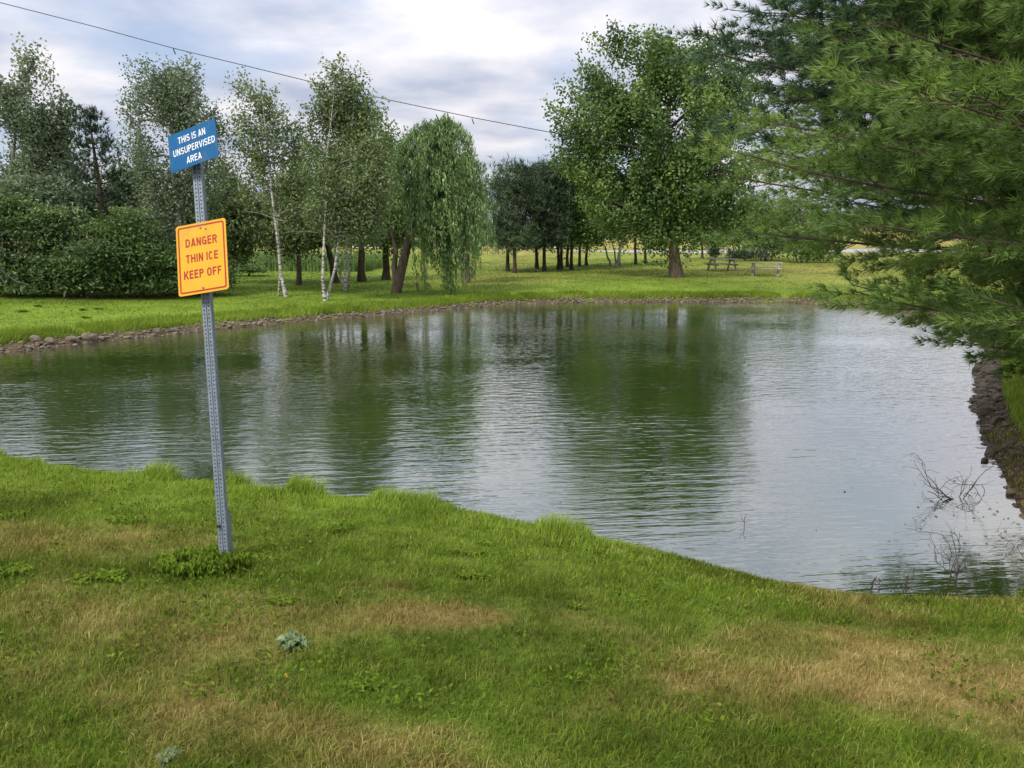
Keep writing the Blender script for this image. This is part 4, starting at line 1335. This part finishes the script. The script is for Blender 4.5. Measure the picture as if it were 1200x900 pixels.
# ------------------------------------------------------------------ far background
def far_wood(name, x0, x1, y0, y1, h, n, label, leaf, size=1.0, seed=5):
    r = np.random.default_rng(seed)
    X = r.uniform(x0, x1, n); Yc = r.uniform(y0, y1, n)
    hh = h * (.55 + .45 * vnoise(X, Yc * 0, (x1 - x0) / 22, seed)) * np.sqrt(r.uniform(.02, 1, n))
    Z = ground(X, Yc) + hh
    V, F = leaf_quads(np.stack([X, Yc, Z], 1), size, size * .7, .6, None, r)
    o = mk(name, [(V, F)], leaf, attrs={'tint': np.repeat(r.normal(.45, .18, n), 4)})
    tag(o, label, 'woodland', kind='stuff')


far_wood('far_woodland', -170, -20, 150, 175, 13, 22000, 'distant dark wood beyond the fields at left', F_BUSH, 1.6, 5)
far_wood('far_woodland', 10, 200, 200, 235, 5, 9000, 'distant wooded rise beyond the gravel road', F_BUSH, 1.9, 6)
far_wood('field_hedge', -60, 14, 118, 122, 1.9, 6000, 'low green hedge along the far side of the field', F_DECID, .55, 7)

# goldenrod / weeds behind the birches
def flowers():
    r = np.random.default_rng(9)
    n = 9000
    X = r.uniform(-21, -9.2, n); Yc = r.uniform(49, 58, n)
    k = vnoise(X, Yc, 2.5, 3) > .2
    X, Yc = X[k], Yc[k]; n = len(X)
    z = ground(X, Yc); h = r.uniform(.6, 1.2, n)
    C = np.stack([X, Yc, z + h * r.uniform(.2, .9, n)], 1)
    V, F = leaf_quads(C, .35, .07, 0, np.tile([0, 0, 1.], (n, 1)), r)
    V2 = np.stack([np.stack([X - .03, Yc, z - .05], 1), np.stack([X + .03, Yc, z - .05], 1), np.stack([X, Yc, z + h], 1)], 1).reshape(-1, 3)
    F2 = np.arange(n * 3).reshape(-1, 3)
    o = mk('tall_weeds', [(V, F), (V2, F2)], F_DECID, attrs={'tint': np.concatenate([np.repeat(r.normal(.6, .15, n), 4), np.full(n * 3, .6)])})
    tag(o, 'band of tall green weeds at the field edge behind the birches', 'weeds', kind='stuff')
    kk = (vnoise(X, Yc, 3.5, 8) > .56)
    Xy, Yy, zy, hy = X[kk], Yc[kk], z[kk], h[kk]
    m = len(Xy)
    C = np.repeat(np.stack([Xy, Yy, zy + hy], 1), 3, 0) + r.normal(0, .06, (m * 3, 3))
    V, F = leaf_quads(C, .16, .10, .5, None, r)
    o = mk('goldenrod_flowers', [(V, F)], M_YELLOW)
    tag(o, 'yellow goldenrod blooms between the sign and the birch trunks', 'wildflowers', kind='stuff')


flowers()
# ------------------------------------------------------------------ far buildings
M_WALL = simple('white_siding', (.62, .62, .60), (.72, .72, .70), .8, .8)
M_ROOF = simple('grey_roof', (.22, .22, .23), (.32, .32, .33), 1, .8)
M_GLASS = simple('dark_glass', (.02, .025, .03), (.05, .06, .07), 1, .2)


def barn(u, v, Yb, w, h, dpt, label, nwin=3, name='white_barn', cat='building'):
    p = at(u, v, Yb); z = ground(p[0], p[1])[0]
    root = empty(name, (p[0], p[1], z)); tag(root, label, cat)
    mk('wall', [box(-w / 2, w / 2, 0, dpt, -.5, h)], M_WALL, root)
    e = .3
    V = np.array([(-w / 2 - e, -e, h), (w / 2 + e, -e, h), (w / 2 + e, dpt / 2, h + dpt * .22), (-w / 2 - e, dpt / 2, h + dpt * .22), (-w / 2 - e, dpt + e, h), (w / 2 + e, dpt + e, h)])
    V = np.concatenate([V + (0, 0, .02), V + (0, 0, .18)])
    F4 = np.array([(0, 1, 2, 3), (3, 2, 5, 4), (6, 9, 8, 7), (9, 10, 11, 8), (0, 6, 7, 1), (4, 5, 11, 10), (0, 3, 9, 6), (3, 4, 10, 9), (1, 7, 8, 2), (2, 8, 11, 5)])
    mk('roof', [(V, F4)], M_ROOF, root)
    for k in range(nwin):
        x = -w / 2 + w * (k + .5) / nwin
        fr = mk('window', [box(x - .6, x + .6, -.05, -.01, h * .4, h * .8)], M_WHITE, root)
        mk('pane', [box(x - .5, x + .5, -.07, -.052, h * .43, h * .77)], M_GLASS, fr)


barn(622, 300, 135, 9, 2.0, 6, 'low white building far off behind the dark pines')
barn(433, 304, 128, 6, 2.4, 5, 'small white shed far off between the birches and willow', 2, 'white_shed', 'shed')


# ------------------------------------------------------------------ picnic tables
def picnic(u, v, rz, label):
    p = G(u, v)
    root = empty('picnic_table', p); root.rotation_euler = (0, 0, rz)
    tag(root, label, 'picnic table', 'picnic tables on the far lawn')
    for i in range(5):
        y = -.30 + i * .15
        mk('plank', [box(-.92, .92, y - .068, y + .068, .71, .75)], M_WOOD, root)
    for sy in (-1, 1):
        for j in (0, 1):
            y = sy * (.62 + j * .15)
            mk('bench_plank', [box(-.92, .92, y - .068, y + .068, .42, .46)], M_WOOD, root)
    for sx in (-1, 1):
        parts = [box(sx * .66 - .04, sx * .66 + .04, -.80, .80, .33, .418), box(sx * .66 - .042, sx * .66 + .042, -.34, .34, .62, .708)]
        mk('cross_beam', parts, M_WOOD, root)
        for sy in (-1, 1):
            a = np.array([sx * .70, sy * .60, -.02]); b = np.array([sx * .70, sy * .24, .71])
            mk('leg', [tube([a, b], [.075, .075], 4)], M_WOOD, root)
    return root


picnic(846, 317, R(12), 'weathered grey picnic table right of the big tree trunk, fully visible')
picnic(897, 323, R(-20), 'weathered picnic table partly hidden behind pine branches')


# ------------------------------------------------------------------ overhead wire
def wire():
    pts = [at(u, v, 41.5) for u, v in [(-260, -42), (0, 3), (110, 31), (205, 57), (300, 80), (365, 96), (460, 118), (555, 138), (650, 156), (750, 173), (850, 187), (950, 200), (1100, 218), (1400, 245)]]
    # smooth
    P_ = np.array(pts); t = np.arange(len(P_)); tt = np.linspace(0, len(P_) - 1, 90)
    Pf = np.stack([np.interp(tt, t, P_[:, i]) for i in range(3)], 1)
    o = mk('overhead_cable', [tube(Pf, np.full(len(Pf), .020), 6)], M_WIRE)
    tag(o, 'thin black overhead cable slanting down across the sky', 'cable')
    for u, v, l in [(205, 59, 'left'), (555, 141, 'right')]:
        q = at(u, v, 41.5)
        mk('cable_clamp', [tube([q + (-.09, 0, .1), q + (-.05, 0, .0), q + (0, 0, -.16), q + (.04, 0, -.2)], [.02, .03, .03, .012], 6)], M_WIRE, o)


wire()


# ------------------------------------------------------------------ sign post with two signs
DP = 4.95


def campt(u, v, dz=0.0, depth=DP):
    """point on the plane that the leaning post stands in"""
    d = ray(u, v)
    t = depth + dz
    return np.array([0, 0, CAMZ]) + d * t


def post():
    base = G(262, 657)
    dpt = base[1] * CP + (CAMZ - base[2]) * SP
    return base, dpt


PB, DP = post()
print('post base', PB, 'depth', DP)
cx_, cy_, cz_ = np.array([1., 0, 0]), np.array([0, SP, CP]), np.array([0, CP, -SP])   # right, up, forward of the leaning plane
top = campt(228, 163, .02); base = campt(262.5, 657)
axis_ = norm(top - base); fwd = norm(cz_ - axis_ * (cz_ @ axis_)); rt = np.cross(fwd, axis_)
# turn the post a little about its own axis, left side towards the viewer
Hp = np.linalg.norm(top - base)
root = empty('sign_post', base); tag(root, 'galvanised steel post full of holes standing in weeds on the near lawn', 'sign post')


def post_local(V, o=base):
    return V[:, :1] * rt + V[:, 1:2] * fwd + V[:, 2:] * axis_


def perforated(w, cols, z0, z1, pitch=.0254, hr=.0048, y=0.0, th=.003):
    """strip of steel with real round holes, built cell by cell"""
    V, F = [], []
    n = int((z1 - z0) / pitch)
    for cx in cols:
        for i in range(n):
            zc = z0 + (i + .5) * pitch
            b = len(V)
            hw = w / 2
            outer = [(-1, -1), (0, -1), (1, -1), (1, 0), (1, 1), (0, 1), (-1, 1), (-1, 0)]
            for ox, oz in outer:
                V.append((cx + ox * hw, y, zc + oz * pitch / 2))
            for k in range(8):
                an = -3 * math.pi / 4 + k * math.pi / 4
                V.append((cx + hr * math.cos(an), y, zc + hr * math.sin(an)))
            for k in range(8):
                an = -3 * math.pi / 4 + k * math.pi / 4
                V.append((cx + hr * math.cos(an), y + th, zc + hr * math.sin(an)))
            for k in range(8):
                k2 = (k + 1) % 8
                F.append((b + k, b + k2, b + 8 + k2, b + 8 + k)); F.append((b + 8 + k, b + 8 + k2, b + 16 + k2, b + 16 + k))
    return np.array(V, float), np.array(F)


def channel(z0, z1, W_, yo, name):
    cw = W_ / 2 * .80
    Vp, Fp = perforated(cw, (-W_ * .235, W_ * .235), z0, z1, y=yo)
    n_ = int((z1 - z0) / .0254); z1 = z0 + n_ * .0254
    parts = [(post_local(Vp), Fp)]
    # centre ridge, edge lips and flanges folded back
    x1 = W_ * .235 - cw / 2
    xo = W_ * .235 + cw / 2
    for prof in ([(-x1, yo), (-x1 * .5, yo - .006), (x1 * .5, yo - .006), (x1, yo)], [(-xo, yo), (-xo - .004, yo + .004), (-xo - .009, yo + .030)], [(xo, yo), (xo + .004, yo + .004), (xo + .009, yo + .030)]):
        Q = np.array([(x, y, z) for z in (z0, z1) for x, y in prof]); m = len(prof)
        parts.append((post_local(Q), np.array([(i, i + 1, m + i + 1, m + i) for i in range(m - 1)])))
    o = mk(name, parts, M_STEEL, root)
    Q = box(-xo - .007, xo + .007, yo + .031, yo + .033, z0, z1)
    bk = mk('hollow_shade', [(post_local(Q[0]), Q[1])], M_HOLE, o)  # dark sheet added behind the holes, its colour standing in for shade
    return o


PW = 10.9 * DP / FPX
channel(-.15, Hp, PW, 0, 'post_channel')
# stub the post is bolted to
stub_h = np.linalg.norm(campt(258, 600) - base)
Vp = channel(-.2, stub_h, PW * 1.16, .036, 'ground_stub')
for zb in (stub_h - .09,):
    q = np.array([[-PW * .235, -.006, zb]]); c = post_local(q)[0]
    mk('bolt', [tube([c, c - fwd * .012], [.012, .012], 6), tube([c - fwd * .012, c - fwd * .0125], [.012, .001], 6)], M_HOLE, root)


def sign(name, corners, rz_a, rz_b, label, m, round_px, depth_off=-.05):
    """rectangular metal plate seen at the four surveyed corners (TL TR BR BL)"""
    c = np.mean(corners, 0)
    a = (np.array(corners[1]) - corners[0] + np.array(corners[2]) - corners[3]) / 2
    b = (np.array(corners[3]) - corners[0] + np.array(corners[2]) - corners[1]) / 2
    la, lb = np.linalg.norm(a), np.linalg.norm(b)
    av = a[0] * cx_ - a[1] * cy_ - rz_a * la * cz_
    bv = b[0] * cx_ - b[1] * cy_ - rz_b * lb * cz_
    s = DP / FPX
    # nearest orthogonal pair
    an, bn = norm(av), norm(bv)
    e = (an @ bn) / 2
    an2, bn2 = norm(an - bn * e), norm(bn - an * e)
    w, h = np.linalg.norm(av) * s, np.linalg.norm(bv) * s
    n = norm(np.cross(an2, bn2))        # away from the viewer
    up_ = -bn2
    nv = -n if (n @ cz_) > 0 else n     # toward viewer
    cen = campt(*c, depth_off)
    root = empty(name, cen)
    M = Matrix(((an2[0], up_[0], nv[0]), (an2[1], up_[1], nv[1]), (an2[2], up_[2], nv[2]))).to_4x4()
    M.translation = Vector(cen)
    root.matrix_world = M
    tag(root, label, 'sign')

    def rr(hw, hh, r_, k=6):
        out = []
        for cxx, cyy, a0 in ((hw - r_, hh - r_, 0), (-hw + r_, hh - r_, 90), (-hw + r_, -hh + r_, 180), (hw - r_, -hh + r_, 270)):
            for i in range(k + 1):
                an_ = R(a0 + 90 * i / k); out.append((cxx + r_ * math.cos(an_), cyy + r_ * math.sin(an_)))
        return np.array(out)
    rr_ = max(round_px * s, .002)
    o2 = rr(w / 2, h / 2, rr_); k = len(o2)
    V = np.concatenate([np.c_[o2, np.full(k, 0.0)], np.c_[o2, np.full(k, -.003)], [[0, 0, 0]], [[0, 0, -.003]]])
    i = np.arange(k); j = (i + 1) % k
    mk('plate', [(V, np.stack([i, j, np.full(k, 2 * k)], 1)), (V[:0], np.stack([i, i, i], 1)[:0])], m, root) if False else None
    mk2('plate', V, [np.stack([i, j, np.full(k, 2 * k)], 1), np.stack([j + k, i + k, np.full(k, 2 * k + 1)], 1), np.stack([i, i + k, j + k, j], 1)], m, None, root)
    return root, w, h, s, rr


def arc(cx, cy, rx, ry, a0, a1, n=9):
    out = []
    for i in range(n + 1):
        a = R(a0 + (a1 - a0) * i / n); c, q = math.cos(a), math.sin(a)
        out.append((cx + rx * math.copysign(abs(c) ** .8, c), cy + ry * math.copysign(abs(q) ** .8, q)))
    return out


def glyph(ch, t):
    """strokes (centre lines) of a plain bold capital, unit height; returns width and strokes"""
    W_ = {'I': t, 'M': .8, 'E': .56, 'F': .54, 'T': .62, 'S': .62, 'P': .60}.get(ch, .66)
    l, r, b, u, m = t / 2, W_ - t / 2, t / 2, 1 - t / 2, .5
    c = W_ / 2
    g = {
        'T': [[(0, u), (W_, u)], [(c, 0), (c, 1 - t)]],
        'H': [[(l, 0), (l, 1)], [(r, 0), (r, 1)], [(t, .52), (W_ - t, .52)]],
        'I': [[(c, 0), (c, 1)]],
        'A': [[(l * .9, 0), (c - .01, 1)], [(W_ - l * .9, 0), (c + .01, 1)], [(.24 * W_, .28), (.76 * W_, .28)]],
        'N': [[(l, 0), (l, 1)], [(r, 0), (r, 1)], [(l, 1), (r, 0)]],
        'V': [[(l * .9, 1), (c - .01, 0)], [(W_ - l * .9, 1), (c + .01, 0)]],
        'E': [[(l, 0), (l, 1)], [(t, u), (W_, u)], [(t, .52), (W_ * .93, .52)], [(t, b), (W_, b)]],
        'F': [[(l, 0), (l, 1)], [(t, u), (W_, u)], [(t, .50), (W_ * .9, .50)]],
        'K': [[(l, 0), (l, 1)], [(W_ - l * .6, 1), (t, .40)], [(.42 * W_, .60), (W_ - l * .5, 0)]],
        'U': [[(l, 1), (l, .36)] + arc(c, .36, c - l, .36 - b, 180, 360)[1:-1] + [(r, .36), (r, 1)]],
        'O': [arc(c, .5, c - l, .5 - b, 0, 360, 22)],
        'C': [arc(c, .5, c - l, .5 - b, 42, 318, 16)],
        'G': [arc(c, .5, c - l, .5 - b, 42, 335, 16), [(r, .02), (r, .50)], [(c, .46), (W_, .46)]],
        'D': [[(l, 0), (l, 1)], [(t, u), (c * .9, u)] + arc(c * .9, .5, r - c * .9, .5 - b, 90, -90, 12)[1:-1] + [(c * .9, b), (t, b)]],
        'P': [[(l, 0), (l, 1)], [(t, u), (c, u)] + arc(c, .71, r - c, u - .71, 90, -90, 9)[1:-1] + [(c, 1.42 - u), (t, 1.42 - u)]],
        'R': [[(l, 0), (l, 1)], [(t, u), (c, u)] + arc(c, .72, r - c, u - .72, 90, -90, 9)[1:-1] + [(c, 1.44 - u), (t, 1.44 - u)], [(c, 1.44 - u), (W_ - l * .8, 0)]],
        'S': [arc(c, (u + .51) / 2, c - l, (u - .51) / 2, 25, 270, 12)[:-1] + arc(c, (b + .51) / 2, c - l, (.51 - b) / 2, 90, -155, 12)],
    }
    return W_, g[ch]


def text(body, cx, cy, w, h, m, parent, t=.145):
    V, F, x = [], [], 0
    for ch in body:
        if ch == ' ':
            x += .34; continue
        W_, st = glyph(ch, t)
        for k, s_ in enumerate(st):
            p = np.array(s_, float); d = norm(np.gradient(p, axis=0)) if len(p) > 2 else norm(np.repeat([p[1] - p[0]], 2, 0))
            if ch == 'O': d[0] = d[-1] = (0, 1)
            n_ = np.stack([-d[:, 1], d[:, 0]], 1) * t / 2
            b = len(V)
            for q, e in zip(p, n_):
                V.append((x + q[0] + e[0], q[1] + e[1], .0008 + .00012 * k)); V.append((x + q[0] - e[0], q[1] - e[1], .0008 + .00012 * k))
            F += [(b + 2 * i, b + 2 * i + 1, b + 2 * i + 3, b + 2 * i + 2) for i in range(len(p) - 1)]
        x += W_ + .15
    V = np.array(V); x -= .15
    V[:, 0] = (V[:, 0] / x - .5) * w + cx
    V[:, 1] = (V[:, 1] - .5) * h + cy
    return mk2('lettering', V, [np.array(F)], m, None, parent)


r1, w, h, s, rr = sign('blue_sign', [(192.5, 157.5), (254.5, 139.5), (259.5, 185), (197.5, 202.5)], .33, .14,
                       'blue rectangular sign reading THIS IS AN UNSUPERVISED AREA at the post top', M_BLUE, .8)
text('THIS IS AN', -.005 * w, h * .27, w * .57, h * .175, M_WHITE, r1)
text('UNSUPERVISED', .02 * w, -h * .02, w * .87, h * .175, M_WHITE, r1)
text('AREA', .0 * w, -h * .31, w * .31, h * .175, M_WHITE, r1)
r2, w, h, s, rr = sign('amber_sign', [(202.5, 266), (265.5, 256), (270.5, 338.5), (208, 346.5)], .25, .10,
                       'amber sign with red border reading DANGER THIN ICE KEEP OFF', M_YEL, 3.2)
for (t_, cy, tw_) in (('DANGER', .235, .63), ('THIN ICE', .01, .64), ('KEEP OFF', -.215, .75)):
    text(t_, 0, h * cy, w * tw_, h * .118, M_RED, r2, .185)
a_ = rr(w / 2 - .0135, h / 2 - .0135, .016); b_ = rr(w / 2 - .0235, h / 2 - .0235, .009)
k = len(a_); i = np.arange(k); j = (i + 1) % k
mk2('red_border', np.concatenate([np.c_[a_, np.full(k, .0009)], np.c_[b_, np.full(k, .0009)]]), [np.stack([i, j, j + k, i + k], 1)], M_RED, None, r2)
for yy in (.425, -.425):
    c = np.array([-.0 * w, h * yy, 0])
    mk('bolt', [tube([c, c + (0, 0, .006)], [.0065, .0065], 8), tube([c + (0, 0, .006), c + (0, 0, .008)], [.0065, .001], 8)], M_STEEL, r2)
mk('paint_chip', [box(w * .10, w * .115, h * .375, h * .395, .0003, .0010), box(w * .085, w * .105, h * .395, h * .405, .0003, .0010)], M_HOLE, r2)


# ------------------------------------------------------------------ weeds in the lawn
def weed(u, v, wpx, hpx, n, label, m=F_WEED, ll=.07, seed=1, name='weed_clump', lw=.45, flat=.6):
    r = np.random.default_rng(seed)
    p = G(u, v); s = (p[1] * CP + (CAMZ - p[2]) * SP) / FPX
    rx = wpx * s / 2; ry = rx * .75; hz = hpx * s * .5
    root = empty(name, p); tag(root, label, 'weed', 'weeds in the near lawn')
    # several rosettes of arching leaves
    Vs, Fs, tn = [], [], []
    off = 0
    for i in range(n):
        a = r.uniform(0, 6.28); q = math.sqrt(r.uniform(0, 1)) * .8
        bx_, by_ = rx * q * math.cos(a), ry * q * math.sin(a)
        bz_ = ground(p[0] + bx_, p[1] + by_)[0] - p[2]
        b = np.array([bx_, by_, bz_])
        for k in range(r.integers(5, 9)):
            az = r.uniform(0, 6.28); L = ll * r.uniform(.6, 1.2); wd = L * lw
            d = np.array([math.cos(az), math.sin(az), 0]); sd_ = np.array([-d[1], d[0], 0])
            hh_ = hz * r.uniform(.5, 1.5)
            c0 = b + np.array([0, 0, .01]); c1 = b + d * L * .35 + (0, 0, hh_ * .8); c2 = b + d * L * .75 + (0, 0, hh_); c3 = b + d * L * 1.1 + (0, 0, hh_ * flat)
            Vs += [c0, c1 + sd_ * wd * .4, c1 - sd_ * wd * .4, c2 + sd_ * wd * .5, c2 - sd_ * wd * .5, c3, (c1 + c2) / 2 - np.array([0, 0, wd * .2])]
            Fs += [(off, off + 2, off + 6), (off, off + 6, off + 1), (off + 1, off + 6, off + 3), (off + 6, off + 2, off + 4), (off + 6, off + 4, off + 5), (off + 6, off + 5, off + 3)]
            off += 7
            tn += [r.normal(.5, .16)] * 7
    mk('leaves', [(np.array(Vs), np.array(Fs))], m, root, attrs={'tint': tn})


W_ = [(238, 668, 130, 34, 80, 'large leafy weed clump at the foot of the sign post', F_WEED, .065),
      (262, 652, 120, 12, 26, 'low yellow green weeds just behind the foot of the post', F_WEED, .05),
      (150, 612, 56, 10, 16, 'dark weed clump left of the post towards the water', F_WEED, .06),
      (12, 607, 40, 10, 12, 'small weed clump at the left edge nearest the water', F_WEED, .06),
      (10, 672, 60, 14, 18, 'dark weed clump at the left edge level with the post foot', F_WEED, .06),
      (115, 680, 64, 14, 14, 'broad leaved weed patch between left edge and post', F_WEED, .075),
      (398, 622, 50, 10, 14, 'dark weed clump right of the post towards the water', F_WEED, .06),
      (555, 678, 36, 12, 12, 'small dark weed clump above the scorched patch', F_WEED, .06),
      (548, 650, 50, 10, 12, 'light green weeds below the tall shore grass', F_WEED, .055),
      (575, 638, 30, 8, 8, 'tiny dark weed clump nearest the shore grass', F_WEED, .05),
      (735, 704, 50, 10, 12, 'flat broad leaved weed in the middle of the lawn', F_WEED, .065),
      (676, 714, 18, 10, 4, 'single small weed left of the flat broad leaved one', F_WEED, .05),
      (345, 758, 34, 26, 5, 'pale sage coloured thistle rosette in the foreground', F_SAGE, .085),
      (195, 893, 22, 14, 3, 'pale sage leaf rosette at the bottom edge', F_SAGE, .06),
      (428, 808, 40, 12, 6, 'small bright weed sprig right of the yellow flower', F_WEED, .05),
      (400, 706, 24, 12, 6, 'small dark weed tuft left of the scorched patch', F_WEED, .05),
      (1180, 690, 60, 16, 16, 'leafy green weeds at the shore by the right edge', F_WEED, .05),
      (330, 705, 40, 8, 8, 'low weeds right of the post foot', F_WEED, .05),
      (470, 640, 30, 8, 6, 'tiny bright weed between the post and shore grass', F_WEED, .05)]
for k, (u, v, w_, h_, n_, l, m_, ll) in enumerate(W_):
    weed(u, v, w_, h_ * .8, int(n_ * 1.7), l, m_, ll * .72, 200 + k, lw=.5 if m_ is F_WEED else .6)

for k, (u, v, l) in enumerate([(25, 366, 'dark weed tuft on the far lawn above the leftmost boulder'), (45, 360, 'tiny dark weed tuft on the far lawn, nearest the thicket'),
                             (97, 364, 'dark weed tuft on the far lawn, left one of a close pair'), (117, 363, 'dark weed tuft on the far lawn, right one of a close pair'),
                             (103, 373, 'low dark weed tuft on the far lawn below the close pair'), (875, 344, 'dark weed tuft on the far bank, left of two under the tables'),
                             (884, 343, 'dark weed tuft on the far bank, right of two under the tables')]):
    weed(u, v, 9, 4, 4, l, F_WEED, .13, 300 + k)

def turf_leaves():
    r = np.random.default_rng(66)
    X, Y = scatter_view(20000, 2.9, 8.5, 1.5)
    k = (vnoise(X, Y, .8, 301) * .6 + vnoise(X, Y, .22, 302) * .6 + .10 * (X < -.6) > .70) & ~inside(X, Y) & (pdist(P_near, X, Y) > .25) & (X < 2.5)
    X, Y = X[k], Y[k]; n = len(X)
    Z = ground(X, Y) + r.uniform(.012, .05, n)
    V, F = leaf_quads(np.stack([X, Y, Z], 1), .030, .017, .9, None, r)
    o = mk('turf_weeds', [(V, F)], F_WEED, attrs={'tint': np.repeat(r.normal(.42, .2, n), 4)})
    tag(o, 'small broad leaves of clover and plantain mixed through the near lawn', 'ground cover', kind='stuff')


turf_leaves()

def litter():
    r = np.random.default_rng(71)
    X = np.concatenate([r.uniform(-7, 5.5, 160), 4.6 + r.normal(0, .6, 60)]); Y = np.concatenate([r.uniform(6, 14, 160), 6.6 + r.normal(0, .5, 60)])
    k = inside(X, Y) & (pdist(P_near, X, Y) < 2.5) & (pdist(P_near, X, Y) > .1); X, Y = X[k], Y[k]
    a = r.uniform(0, 6.28, len(X)); L = r.uniform(.012, .03, len(X))
    c, q = np.cos(a) * L, np.sin(a) * L
    V = np.stack([np.stack([X - c, Y - q, 0 * X + .004], 1), np.stack([X + q * .5, Y - c * .5, 0 * X + .007], 1), np.stack([X + c, Y + q, 0 * X + .005], 1), np.stack([X - q * .5, Y + c * .5, 0 * X + .006], 1)], 1).reshape(-1, 3)
    tag(mk('floating_leaves', [(V, np.arange(len(V)).reshape(-1, 4))], M_LITTER), 'tiny leaf bits floating on the water near the close shore', 'leaves', kind='stuff')


M_LITTER = simple('dry_leaf', (.10, .06, .03), (.30, .19, .08), 6, .8)
litter()

# yellow flower
p = G(335, 806)
root = empty('dandelion', p); tag(root, 'single tiny yellow flower in the foreground grass', 'flower')
mk('stem', [tube([(0, 0, 0), (.003, 0, .03), (.002, 0, .055)], [.0015, .0012, .0012], 5)], F_WEED, root, attrs={'tint': np.full(15, .5)})
V, F = burst(np.array([[.002, 0, .056]]), 40, .012, .005, .9, rng)
mk('petals', [(V, F)], M_YELLOW, root)


# ------------------------------------------------------------------ twigs standing in the water
def twigs(u, v, label, seed, n=4, L=.5, spread=1.0, rise=.9, name='dead_twigs', thick=.006):
    r = np.random.default_rng(seed)
    x, y = wat(u, v)
    parts = []

    def grow(a, d, l, rad, dep):
        K = 5; pts = [a]
        for i in range(K):
            d = norm(d + r.normal(0, .28, 3)); q = pts[-1] + d * l / K
            q[2] = max(q[2], -.02); pts.append(q)
        parts.append(tube(pts, np.linspace(rad, rad * .5, K + 1), 4))
        if dep:
            for _ in range(r.integers(2, 4)):
                grow(pts[r.integers(1, K + 1)].copy(), norm(d + r.normal(0, .7, 3)), l * r.uniform(.4, .7), rad * .6, dep - 1)
    for i in range(n):
        grow(np.array([r.normal(0, .02) * spread, r.normal(0, .02), -.02]), norm(np.array([r.uniform(-1, 1) * spread, r.uniform(-.5, .5), rise])), L * r.uniform(.7, 1.2), thick, 2)
    o = mk(name, parts, M_TWIG)
    o.location = (x, y, 0)
    tag(o, label, 'dead branch', 'dead branches in the water')


twigs(1118, 678, 'bare branching twigs standing in the water at the near corner', 5, 7, .36, 1.0, 1.0, thick=.0038)
twigs(1125, 585, 'black dead branch lying flat on the water by the right bank', 8, 7, .44, 1.5, .13, thick=.006)
twigs(1060, 686, 'dark low twig tangle at the near shore, left of the bare twigs', 12, 5, .12, 1.0, .6, thick=.004)
twigs(1019, 690, 'small black forked twig sticking up at the waterline', 13, 3, .13, .8, .9, thick=.005)
twigs(872, 616, 'tiny lone twig poking out of open water', 15, 1, .12, .5, .6, thick=.004)
twigs(1190, 640, 'thin curved twig rising at the right edge of the pond', 17, 2, .25, .5, 1.0, thick=.003)
